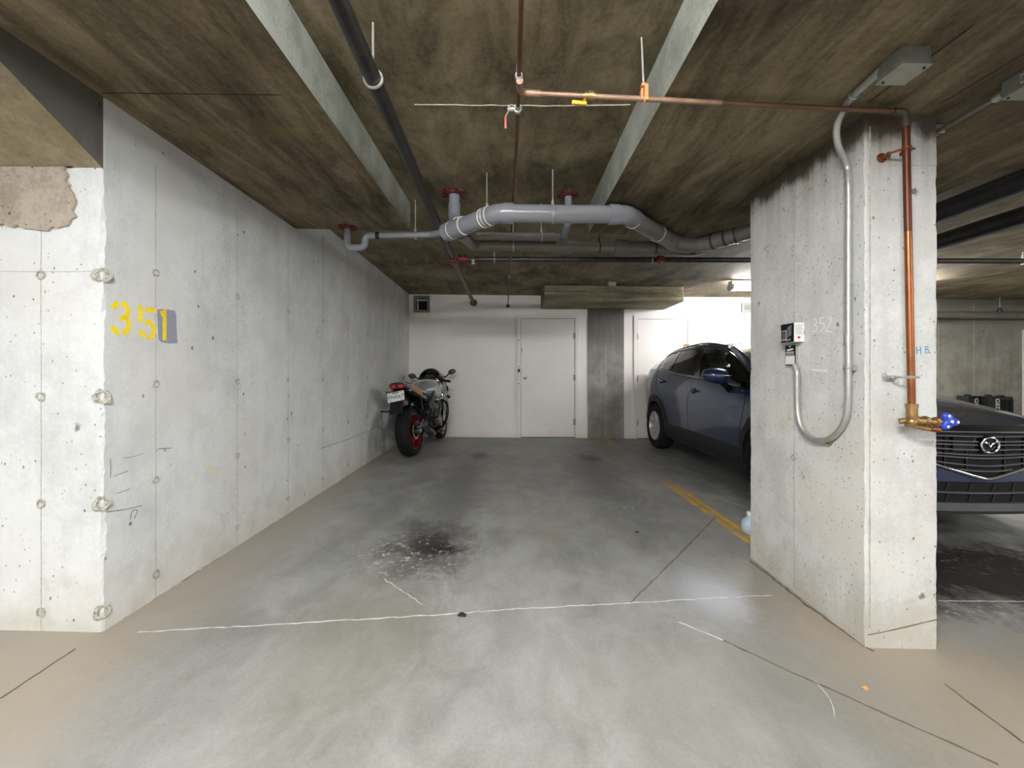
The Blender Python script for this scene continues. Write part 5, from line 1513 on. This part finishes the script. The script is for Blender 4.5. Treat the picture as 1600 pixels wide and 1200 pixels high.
# lower intake, slats, lip
nose_bar((-.70, .70), lambda x: .355 + .012 * (abs(x) / .7) ** 2, lambda x: .135 + .025 * (abs(x) / .7) ** 2, .006, .03, 'lower_intake', 'void')
nose_bar((-.70, .70), lambda x: .357 + .02 * (abs(x) / .7) ** 2, .010, .022, .02, 'intake_slat', 'slatgrey')
for x in (-.55, -.40, -.25, -.10, .06, .20, .34, .48, .60):
    for z0, z1 in ((.366, .418), (.298, .350)):
        mb = MB(); mb.loft([[nose(x - .012, z0, .014), nose(x - .004, z0, .014), nose(x - .004, z0, -.01), nose(x - .012, z0, -.01)], [nose(x + .004, z1, .014), nose(x + .012, z1, .014), nose(x + .012, z1, -.01), nose(x + .004, z1, -.01)]]); cpart(mb, 'intake_rib', 'carblack', smooth=0)
nose_bar((-.80, .80), lambda x: .268, .052, .034, .06, 'bumper_lip', 'lipgrey')
nose_bar((-.80, .80), lambda x: .236, .030, .024, .06, 'undertray', 'carblack')
# headlamps
for sg in (-1, 1):
    mb = MB(); rr = []
    for k in range(13):
        x = .50 + .325 * k / 12
        z0 = .685 + .055 * (k / 12) ** 1.3; z1 = .752 + .055 * (k / 12) ** .9
        rr.append([nose(sg * x, z0, .006), nose(sg * x, (z0 + z1) / 2, .016), nose(sg * x, z1, .008), nose(sg * x, z1, -.03), nose(sg * x, z0, -.03)])
    mb.loft(rr); hl = cpart(mb, 'headlamp', 'headlamp', smooth=50)
    mb = MB(); mb.sphere(nose(sg * .60, .735, .006), (.03, .018, .026), 14, 8); cpart(mb, 'lamp_projector', 'chrome', hl)
    mb = MB(); mb.tube([nose(sg * x, .700 + .07 * ((x - .5) / .32), .017) for x in (.52, .58, .64, .70, .76, .81)], .005, 8); cpart(mb, 'lamp_light_guide', 'chrome', hl)
    mb = MB(); mb.sphere(nose(sg * .70, .37, .004), (.045, .02, .036), 14, 8); cpart(mb, 'fog_lamp', 'gloss_black')
    # tail lamps
    mb = MB(); rr = []
    for k in range(9):
        s = 3.80 + .36 * k / 8
        z0, z1 = .985 + .03 * (1 - k / 8), 1.035 + .065 * (k / 8)
        rr.append([side_pt(sg, s, z0, .006), side_pt(sg, s, (z0 + z1) / 2, .016), side_pt(sg, s, z1, .008), side_pt(sg, s, z1, -.03), side_pt(sg, s, z0, -.03)])
    mb.loft(rr); cpart(mb, 'tail_lamp', 'tail_red', smooth=50)
# bonnet shut lines
for sg in (-1, 1):
    mb = MB(); P = []
    for s in (.10, .2, .35, .55, .8, 1.05, 1.15):
        w = half_w(s); zs, zt = sm(TZS, s), sm(TZT, s); P.append(V((sg * .83 * w, s, zs + (zt - zs) * .37 + .0008)))
    mb.ribbon(smoothline(P, 3), .006, (0, 0, 1), .0012); cpart(mb, 'bonnet_seam', 'bodygap', smooth=0)
mb = MB(); mb.ribbon([V((x, 1.155 + .05 * (1 - (x / .7) ** 2) - .05, sm(TZT, 1.15) - .012 + .012)) for x in (-.7, -.35, 0, .35, .7)], .08, (0, -.2, 1), .006); cpart(mb, 'wiper_cowl', 'carblack', smooth=0)
# rear bumper cladding and number plate recess
mb = MB(); rr = []
for k in range(21):
    f = -1 + 2 * k / 20; x = f * .80
    lo, hi = 3.6, 4.275
    for _ in range(25):
        m_ = (lo + hi) / 2
        if half_w(m_) * .97 > abs(x): lo = m_
        else: hi = m_
    y = lo
    rr.append([V((x, y + .012, .62)), V((x, y + .022, .40)), V((x * .98, y + .0, .30)), V((x * .96, y - .12, .32)), V((x * .96, y - .08, .60))])
mb.loft(rr); cpart(mb, 'rear_bumper', 'carblack', smooth=50)
# ------------------------------------------------------------------ the sport motorcycle against the back wall
M['rim_red'] = plain('red_wheel_rim', srgb(128, 14, 28), .3, .3, var=.12, coat=.6)
M['tank'] = plain('grey_tank_paint', srgb(166, 173, 173), .18, .45, var=.12, scale=5, coat=1.0)
M['tank_silver'] = plain('silver_tank_edge', srgb(196, 200, 202), .25, .5, var=.05, coat=.6)
M['fairing'] = plain('gloss_black_fairing', srgb(12, 12, 15), .2, var=.15, coat=1.0)
M['spar'] = plain('dark_frame_spar', srgb(60, 58, 64), .35, .5, var=.12)
M['engine'] = plain('engine_castings', srgb(32, 31, 31), .4, .4, var=.35, scale=35)
M['engine_light'] = plain('bright_engine_cover', srgb(120, 118, 112), .35, .5, var=.25, scale=35)
M['mirror_dark'] = plain('dusty_mirror_glass', srgb(84, 80, 72), .3, .4, var=.15)
M['seat_vinyl'] = plain('black_seat_vinyl', srgb(26, 26, 27), .6, var=.2, scale=50)
M['tail_orange'] = plain('orange_tail_graphic', srgb(190, 120, 66), .4, var=.35, scale=90)
M['plate'] = plain('number_plate_white', srgb(232, 232, 228), .4, var=.02)
M['plate_ink'] = plain('number_plate_ink', srgb(24, 24, 26), .5, var=.1)
bxo, byo = -1.285, 5.42
bike = thing('motorcycle', (bxo, byo, fz(bxo, byo) + .004), 'black sport motorcycle with red wheel rims leaning by the left wall', 'motorcycle', local=True)
bike.rotation_mode = 'XYZ'
bm4 = Matrix.Translation(bike.location) @ Matrix.Rotation(R(-5.5), 4, 'Z') @ Matrix.Rotation(R(-6.0), 4, 'Y')
bike.rotation_euler = bm4.to_euler(); bike.location.z += .012
def bp(mb, name, mat, parent=None, **k): return mb.build(name, M[mat], parent or bike, **k)
def moto_wheel(y, Rr, w, rim_r, nm, discs):
    m = Matrix.Translation((0, y, Rr)) @ Matrix.Rotation(R(90), 4, 'Y')
    prof = [(rim_r, -w * .40)]
    for k in range(13):
        a = math.pi * k / 12
        prof.append((rim_r + .02 + (Rr - rim_r - .02) * math.sin(a) ** .75, -w / 2 * math.cos(a)))
    prof.append((rim_r, w * .40)); prof.append((rim_r, -w * .40))
    wh = bp(MB().lathe(prof, m, 56, caps=False), nm, 'rubber', smooth=60)
    bp(MB().lathe([(rim_r + .004, -w * .42), (rim_r + .006, -w * .36), (rim_r - .022, -w * .30), (rim_r - .03, 0), (rim_r - .022, w * .30), (rim_r + .006, w * .36), (rim_r + .004, w * .42), (rim_r - .004, w * .42), (rim_r - .034, w * .26), (rim_r - .042, 0), (rim_r - .034, -w * .26), (rim_r - .004, -w * .42), (rim_r + .004, -w * .42)], m, 48, caps=False), 'rim', 'rim_red', wh)
    for k in range(5):
        mk = m @ Matrix.Rotation(2 * math.pi * k / 5 + .3, 4, 'Z')
        mb = MB(); mb.loft([[mk @ V((r_, -h_, -d_)), mk @ V((r_, h_, -d_)), mk @ V((r_, h_, d_)), mk @ V((r_, -h_, d_))] for r_, h_, d_ in ((.03, .02, .03), (.09, .014, .022), (rim_r - .03, .024, .03))]); bp(mb, 'spoke', 'rim_red', wh, smooth=50)
    bp(MB().lathe([(.035, -w * .5), (.045, -w * .3), (.045, w * .3), (.035, w * .5)], m, 20), 'hub', 'engine', wh)
    for sd, r1 in discs:
        mm = m @ Matrix.Translation((0, 0, sd))
        bp(MB().lathe([(r1, -.003), (r1, .003), (r1 * .74, .003), (r1 * .74, -.003), (r1, -.003)], mm, 40, caps=False), 'brake_disc', 'steel_grey', wh)
    return wh
moto_wheel(0, .315, .185, .222, 'rear_wheel', [(.085, .108)])
moto_wheel(1.425, .298, .120, .222, 'front_wheel', [(.065, .155), (-.065, .155)])
# tread grooves on the rear tyre
mb = MB()
for k in range(22):
    a = 2 * math.pi * k / 22
    for sx in (-1, 1):
        pts = []
        for q in (.12, .3, .5, .68):
            t = math.pi / 2 - sx * q * math.pi / 2; aa = a + q * .35
            rr = .242 + .073 * math.sin(t) ** .75 + .0008; x = -.0925 * math.cos(t)
            pts.append(V((x, rr * math.cos(aa), .315 + rr * math.sin(aa))))
        n_ = V((0, math.cos(a + .15), math.sin(a + .15)))
        mb.ribbon(pts, [.003, .006, .006, .003], n_, .0004)
o = bp(mb, 'tyre_groove', 'void', bpy.data.objects['rear_wheel'], smooth=0); o['kind'] = 'stuff'
# swingarm, axle, calliper, sprocket, chain
for sx in (-1, 1):
    mb = MB(); mb.loft([[V((sx * (.118 + d), y, z + e)) for d, e in ((-.02, -h), (.02, -h), (.02, h), (-.02, h))] for y, z, h in ((-.07, .315, .026), (0, .315, .034), (.2, .355, .042), (.42, .40, .055), (.58, .42, .06))]); bp(mb, 'swingarm', 'spar', smooth=50, bevel=.006)
mb = MB(); mb.cyl((-.15, 0, .315), (.15, 0, .315), .014, n=12); mb.cyl((.135, 0, .315), (.158, 0, .315), .026, n=6); mb.cyl((-.158, 0, .315), (-.135, 0, .315), .026, n=6); bp(mb, 'axle', 'galv')
mb = MB(); mb.cbox((.10, -.015, .425), (.06, .11, .055)); mb.cbox((.125, .05, .40), (.02, .10, .03)); bp(mb, 'brake_calliper', 'engine', bevel=.008)
mb = MB(); mb.tube([(.128, -.045, .37), (.135, .03, .36), (.135, .10, .385), (.13, .22, .44)], .0055, 8); bp(mb, 'brake_hose', 'galv')
m = Matrix.Translation((-.10, 0, .315)) @ Matrix.Rotation(R(90), 4, 'Y'); bp(MB().lathe([(.105, -.004), (.105, .004), (.05, .004), (.05, -.004), (.105, -.004)], m, 30, caps=False), 'sprocket', 'steel_grey')
mb = MB(); mb.tube([(-.10, 0, .415), (-.10, .55, .47)], .009, 6); mb.tube([(-.10, 0, .215), (-.10, .55, .37)], .009, 6); bp(mb, 'chain', 'steel_black')
mb = MB(); rr = []
for k in range(11):
    a = R(28 + 85 * k / 10); rr.append([V((x, .345 * math.cos(a) + .02, .315 + .345 * math.sin(a) - abs(x) * .25)) for x in (-.08, -.05, 0, .05, .08)])
mb.loft(rr, closed=False, caps=False); o = bp(mb, 'wheel_hugger', 'fairing', smooth=60); md = o.modifiers.new('t', 'SOLIDIFY'); md.thickness = .005
# engine and crankcase
mb = MB(); mb.box(-.17, .52, .26, .17, .98, .58); bp(mb, 'crankcase', 'engine', bevel=.05, bseg=3)
mb = MB(); mb.loft([[V((sx, y, z)) for sx, y, z in ((-.18, y0, z0), (.18, y0, z0), (.18, y1, z1), (-.18, y1, z1))] for y0, z0, y1, z1 in ((.74, .55, .95, .50), (.84, .74, 1.05, .69))]); cyl_ = bp(mb, 'cylinder_block', 'engine', bevel=.015)
mb = MB()
for k in range(5):
    f = (k + .5) / 5; c = V((0, .845 + .10 * f, .525 + .19 * f)); mb.cbox(c, (.40, .22, .009), mat=Matrix.Rotation(R(-14), 3, 'X'))
bp(mb, 'cooling_fins', 'engine_light', cyl_, smooth=0)
for y, z, r_, nm in ((.62, .40, .105, 'clutch_cover'), (.83, .36, .085, 'generator_cover'), (.70, .56, .05, 'water_pump')):
    m = Matrix.Translation((.165, y, z)) @ Matrix.Rotation(R(90), 4, 'Y')
    o = bp(MB().lathe([(r_, 0), (r_ * .98, .02), (r_ * .8, .034), (r_ * .75, .030), (r_ * .3, .034), (.004, .036)], m, 26), nm, 'engine_light' if nm != 'clutch_cover' else 'engine')
    mb = MB()
    for k in range(7):
        a = 2 * math.pi * k / 7; mb.cyl((.18, y + r_ * .92 * math.cos(a), z + r_ * .92 * math.sin(a)), (.192, y + r_ * .92 * math.cos(a), z + r_ * .92 * math.sin(a)), .007, n=6)
    bp(mb, 'cover_bolts', 'galv', o)['kind'] = 'stuff'
for pts in ([(.185, .95, .66), (.24, 1.08, .58), (.235, 1.07, .40), (.19, .95, .25), (.14, .72, .19)], [(.10, 1.0, .64), (.15, 1.12, .52), (.14, 1.09, .36), (.11, .93, .22), (.10, .70, .18)], [(-.12, 1.0, .64), (-.15, 1.12, .52), (-.14, 1.09, .36), (-.11, .93, .22), (-.08, .7, .18)]):
    bp(MB().tube(smoothline(pts, 6), .021, 12), 'exhaust_header', 'engine')
mb = MB(); mb.tube([(.1, .74, .185), (.12, .55, .19), (.165, .36, .24), (.185, .16, .31)], [.04, .055, .055, .045], 16); bp(mb, 'silencer', 'satin_black')
for pts in ([(.19, .66, .72), (.215, .78, .62), (.20, .86, .52), (.19, .80, .44)], [(.17, .56, .66), (.20, .66, .55), (.19, .74, .48)], [(.20, 1.16, .80), (.225, 1.22, .62), (.215, 1.22, .48), (.16, 1.12, .33), (.12, .98, .25)]):
    bp(MB().tube(smoothline(pts, 6), .008, 8), 'coolant_hose', 'chrome')
mb = MB(); mb.box(-.17, 1.10, .40, .17, 1.15, .70); bp(mb, 'radiator', 'black', bevel=.01)
# frame spars
for sx in (-1, 1):
    mb = MB(); rr = []
    for y, z, h, x in ((.50, .56, .09, .155), (.62, .70, .075, .175), (.85, .80, .075, .175), (1.08, .86, .065, .12), (1.18, .89, .05, .06)):
        rr.append([V((sx * (x - .018), y, z - h)), V((sx * (x + .018), y, z - h)), V((sx * (x + .014), y, z + h)), V((sx * (x - .02), y, z + h))])
    mb.loft(rr); bp(mb, 'frame_spar', 'spar', smooth=50, bevel=.01)
    mb = MB(); mb.tube([(sx * .12, .42, .72), (sx * .12, .10, .86), (sx * .07, -.15, .93)], .016, 8); bp(mb, 'subframe_tube', 'spar')
    # rearset: bracket, peg, pedal
    mb = MB(); mb.loft([[V((sx * .16, a, b)), V((sx * .18, a, b)), V((sx * .18, a + .05, b)), V((sx * .16, a + .05, b))] for a, b in ((.50, .56), (.44, .47), (.40, .40))]); mb.cyl((sx * .17, .42, .43), (sx * .28, .40, .435), .014, n=10); mb.tube([(sx * .18, .42, .40), (sx * .20, .55, .36), (sx * .235, .57, .365)], .007, 8); bp(mb, 'footrest', 'engine')
    mb = MB(); mb.cyl((sx * .15, .18, .56), (sx * .26, .15, .57), .013, n=10); mb.tube([(sx * .12, .22, .74), (sx * .15, .18, .56)], .010, 8); bp(mb, 'passenger_peg', 'engine')
# tail: seats, cowl, lamp, plate
def body_loft(name, secs, mat, n=20, p=.75, parent=None):
    mb = MB(); rr = []
    for y, zc_, w, h in secs:
        ring = []
        for k in range(n):
            a = 2 * math.pi * k / n
            ring.append(V((w * math.copysign(abs(math.cos(a)) ** p, math.cos(a)), y, zc_ + h * math.copysign(abs(math.sin(a)) ** p, math.sin(a)))))
        rr.append(ring)
    mb.loft(rr); return bp(mb, name, mat, parent, smooth=60)
tail = body_loft('tail_cowl', [(.40, .72, .15, .055), (.22, .765, .155, .065), (.05, .822, .140, .072), (-.10, .872, .124, .068), (-.22, .903, .108, .056), (-.28, .916, .095, .040)], 'fairing')
body_loft('rider_seat', [(.62, .765, .10, .02), (.50, .75, .145, .035), (.32, .77, .165, .035), (.18, .815, .14, .03)], 'seat_vinyl')
body_loft('pillion_seat', [(.18, .845, .115, .028), (.04, .89, .115, .034), (-.12, .93, .095, .028), (-.20, .94, .07, .012)], 'seat_vinyl')
for sx in (-1, 1):
    mb = MB(); mb.loft([[V((sx * (w + .004), y, z - h)), V((sx * (w + .010), y, z + h)), V((sx * (w - .03), y, z + h)), V((sx * (w - .03), y, z - h))] for y, z, w, h in ((.20, .785, .152, .032), (.05, .835, .137, .036), (-.10, .885, .122, .028))]); bp(mb, 'tail_side_panel', 'tail_orange' if sx > 0 else 'fairing', tail, smooth=50)
    mb = MB(); mb.loft([[V((sx * (.152 - .02), .34, .765)), V((sx * .168, .34, .765)), V((sx * .168, .34, .78)), V((sx * .13, .34, .78))], [V((sx * .11, -.10, .905)), V((sx * .136, -.10, .905)), V((sx * .134, -.10, .917)), V((sx * .10, -.10, .917))]]); bp(mb, 'silver_tail_stripe', 'tank_silver', tail, smooth=0)
    mb = MB(); mb.sphere((sx * .050, -.272, .908), (.046, .026, .036), 16, 10); bp(mb, 'tail_lens', 'tail_red', tail)
    mb = MB(); mb.cyl((sx * .05, -.25, .845), (sx * .145, -.265, .845), .007, n=8); mb.sphere((sx * .165, -.268, .845), (.034, .015, .014), 12, 8); bp(mb, 'indicator', 'fairing', tail)
    mb = MB(); mb.sphere((sx * .168, -.280, .845), (.026, .008, .010), 10, 6); bp(mb, 'indicator_lens', 'galv', tail)
mb = MB(); mb.loft([[V((-.06, -.20, .90)), V((.06, -.20, .90)), V((.06, -.12, .88)), V((-.06, -.12, .88))], [V((-.075, -.33, .74)), V((.075, -.33, .74)), V((.07, -.29, .74)), V((-.07, -.29, .74))], [V((-.085, -.40, .585)), V((.085, -.40, .585)), V((.08, -.385, .58)), V((-.08, -.385, .58))]]); hang = bp(mb, 'plate_hanger', 'black', smooth=0, bevel=.006)
pm = frame(V((0, -.338, .785)), V((.9945, 0, .1045)), V((-.0997, .30, .949)).normalized(), V((0, -.954, .30)).normalized())
mb = MB(); mb.box(-.104, -.060, -.002, .104, .060, .002, mat=pm); plate = bp(mb, 'number_plate', 'plate', smooth=0, bevel=.0015)
text_mesh('plate_lettering', 'PN067', M['plate_ink'], plate, .066, pm @ Matrix.Translation((0, -.006, .0035)), .0006, 1.08)
mb = MB()
for a, b in ((-.07, .045), (.07, .045), (-.07, -.045), (.07, -.045)): mb.cyl(pm @ V((a, b, .001)), pm @ V((a, b, .006)), .006, n=8)
mb.box(-.04, .040, .002, .04, .052, .0028, mat=pm)
bp(mb, 'plate_bolts', 'plate_ink', plate, smooth=0)['kind'] = 'stuff'
mb = MB(); mb.tube([(-.14, -.10, .63), (-.22, -.13, .60), (-.30, -.14, .615)], .010, 8); mb.tube([(-.10, .10, .70), (-.16, -.06, .63)], .010, 8); bp(mb, 'grab_bracket', 'black')
# tank
tank = body_loft('fuel_tank', [(.50, .79, .09, .05), (.58, .81, .145, .10), (.72, .80, .205, .165), (.88, .80, .228, .188), (1.02, .805, .22, .18), (1.10, .86, .16, .11), (1.15, .87, .08, .05)], 'tank', 24, .85)
for sx in (-1, 1):
    mb = MB(); pts = [V((sx * .15, .58, .73)), V((sx * .200, .68, .665)), V((sx * .236, .88, .680)), V((sx * .225, 1.03, .75)), V((sx * .18, 1.08, .89)), V((sx * .13, 1.03, .97))]
    mb.tube(smoothline(pts, 5), .010, 8); bp(mb, 'tank_edge', 'tank_silver', tank)
mb = MB(); mb.lathe([(.045, 0), (.045, .008), (.03, .012), (.002, .012)], Matrix.Translation((0, .98, .988)), 20); bp(mb, 'fuel_cap', 'black', tank)
# fairings and screen
for sx in (-1, 1):
    P = [(.58, .50), (.80, .30), (1.05, .24), (1.22, .36), (1.30, .55), (1.40, .74), (1.38, .92), (1.22, .97), (1.10, .84), (1.02, .66), (.86, .58), (.70, .58)] if sx < 0 else [(.92, .32), (1.08, .26), (1.22, .36), (1.30, .55), (1.42, .74), (1.40, .92), (1.22, .97), (1.12, .84), (1.10, .66), (1.06, .5)]
    mb = MB(); mb.prism([V((sx * (.205 + .02 * math.sin(a * 4)), a, b)) for a, b in P], (sx * -.018, 0, 0)); bp(mb, 'side_fairing', 'fairing', smooth=0, bevel=.006)
nose_ = body_loft('nose_fairing', [(1.14, .97, .20, .055), (1.25, .955, .215, .12), (1.40, .93, .185, .145), (1.54, .89, .125, .105), (1.64, .85, .05, .04)], 'fairing', 24, .8)
mb = MB(); rr = []
for y, z, w in ((1.16, 1.135, .165), (1.22, 1.15, .17), (1.34, 1.115, .175), (1.46, 1.03, .17), (1.52, .965, .16)):
    rr.append([V((w * math.sin(q), y - .06 * (1 - math.cos(q)), z - .17 * (1 - math.cos(q)))) for q in [R(-88 + 176 * k / 12) for k in range(13)]])
mb.loft(rr, closed=False, caps=False); scr = bp(mb, 'windscreen', 'smoke', smooth=60)
mb = MB(); mb.tube(smoothline([rr[0][k] for k in range(13)], 2), .004, 6); bp(mb, 'screen_edge', 'black', scr)
mb = MB(); mb.box(-.07, 1.24, 1.02, .07, 1.28, 1.10); bp(mb, 'dashboard', 'black', bevel=.012)
# forks, yokes, bars
for sx in (-1, 1):
    a, b = V((sx * .105, 1.425, .30)), V((sx * .105, 1.13, 1.00))
    mb = MB(); mb.tube([a, a.lerp(b, .55)], .030, 14); fk = bp(mb, 'fork_leg', 'engine')
    mb = MB(); mb.tube([a.lerp(b, .5), b + V((0, 0, .02))], .024, 14); bp(mb, 'fork_tube', 'black', fk)
    h0, h1 = V((sx * .11, 1.13, .955)), V((sx * .345, 1.01, .905))
    mb = MB(); mb.tube([h0, h1], .011, 10); bar = bp(mb, 'handlebar', 'black')
    mb = MB(); mb.tube([h0.lerp(h1, .45), h1], .018, 12); bp(mb, 'grip', 'rubber', bar)
    mb = MB(); mb.tube([h0.lerp(h1, .36) + V((0, .03, 0)), h0.lerp(h1, .5) + V((sx * .01, .06, -.005)), h1 + V((sx * -.01, .055, -.01))], .006, 8); mb.cbox(h0.lerp(h1, .36) + V((0, .02, .015)), (.05, .05, .04)); bp(mb, 'lever', 'black', bar)
    c = V((sx * .325, 1.28, 1.055))
    mb = MB(); mb.tube([V((sx * .17, 1.34, .97)), V((sx * .23, 1.31, 1.0)), c + V((sx * -.04, .0, -.015))], [.014, .010, .009], 10); mirr = bp(mb, 'mirror_stalk', 'black')
    mb = MB(); mb.sphere(c, (.064, .026, .042), 18, 10, mat=Matrix.Rotation(R(-12 * sx), 3, 'Y')); bp(mb, 'mirror_shell', 'fairing', mirr)
    mb = MB(); mb.sphere(c + V((0, -.020, 0)), (.056, .010, .036), 18, 8, mat=Matrix.Rotation(R(-12 * sx), 3, 'Y')); bp(mb, 'mirror_glass', 'mirror_dark', mirr)
    mb = MB(); mb.cbox(V((sx * .085, 1.375, .37)), (.035, .06, .10)); bp(mb, 'front_calliper', 'engine', bevel=.008)
mb = MB(); mb.cbox((0, 1.14, .965), (.27, .07, .03)); mb.cbox((0, 1.21, .80), (.27, .08, .04)); bp(mb, 'fork_yoke', 'engine', bevel=.008)
mb = MB(); rr = []
for k in range(13):
    a = R(15 + 150 * k / 12); rr.append([V((x, 1.425 + (.325 - abs(x) * .25) * math.cos(a), .298 + (.325 - abs(x) * .25) * math.sin(a))) for x in (-.068, -.04, 0, .04, .068)])
mb.loft(rr, closed=False, caps=False); o = bp(mb, 'front_mudguard', 'fairing', smooth=60); md = o.modifiers.new('t', 'SOLIDIFY'); md.thickness = .005
mb = MB(); mb.tube([(.24, 1.21, .84), (.25, 1.19, .76)], .013, 8); mb.tube([(.235, 1.22, .68), (.26, 1.2, .66)], .022, 10); bp(mb, 'fluid_reservoir', 'engine')
# side stand
mb = MB(); mb.tube([(-.15, .62, .28), (-.215, .70, .10), (-.225, .72, .035)], .012, 8); mb.cbox((-.232, .725, .033), (.05, .07, .010)); bp(mb, 'side_stand', 'black')
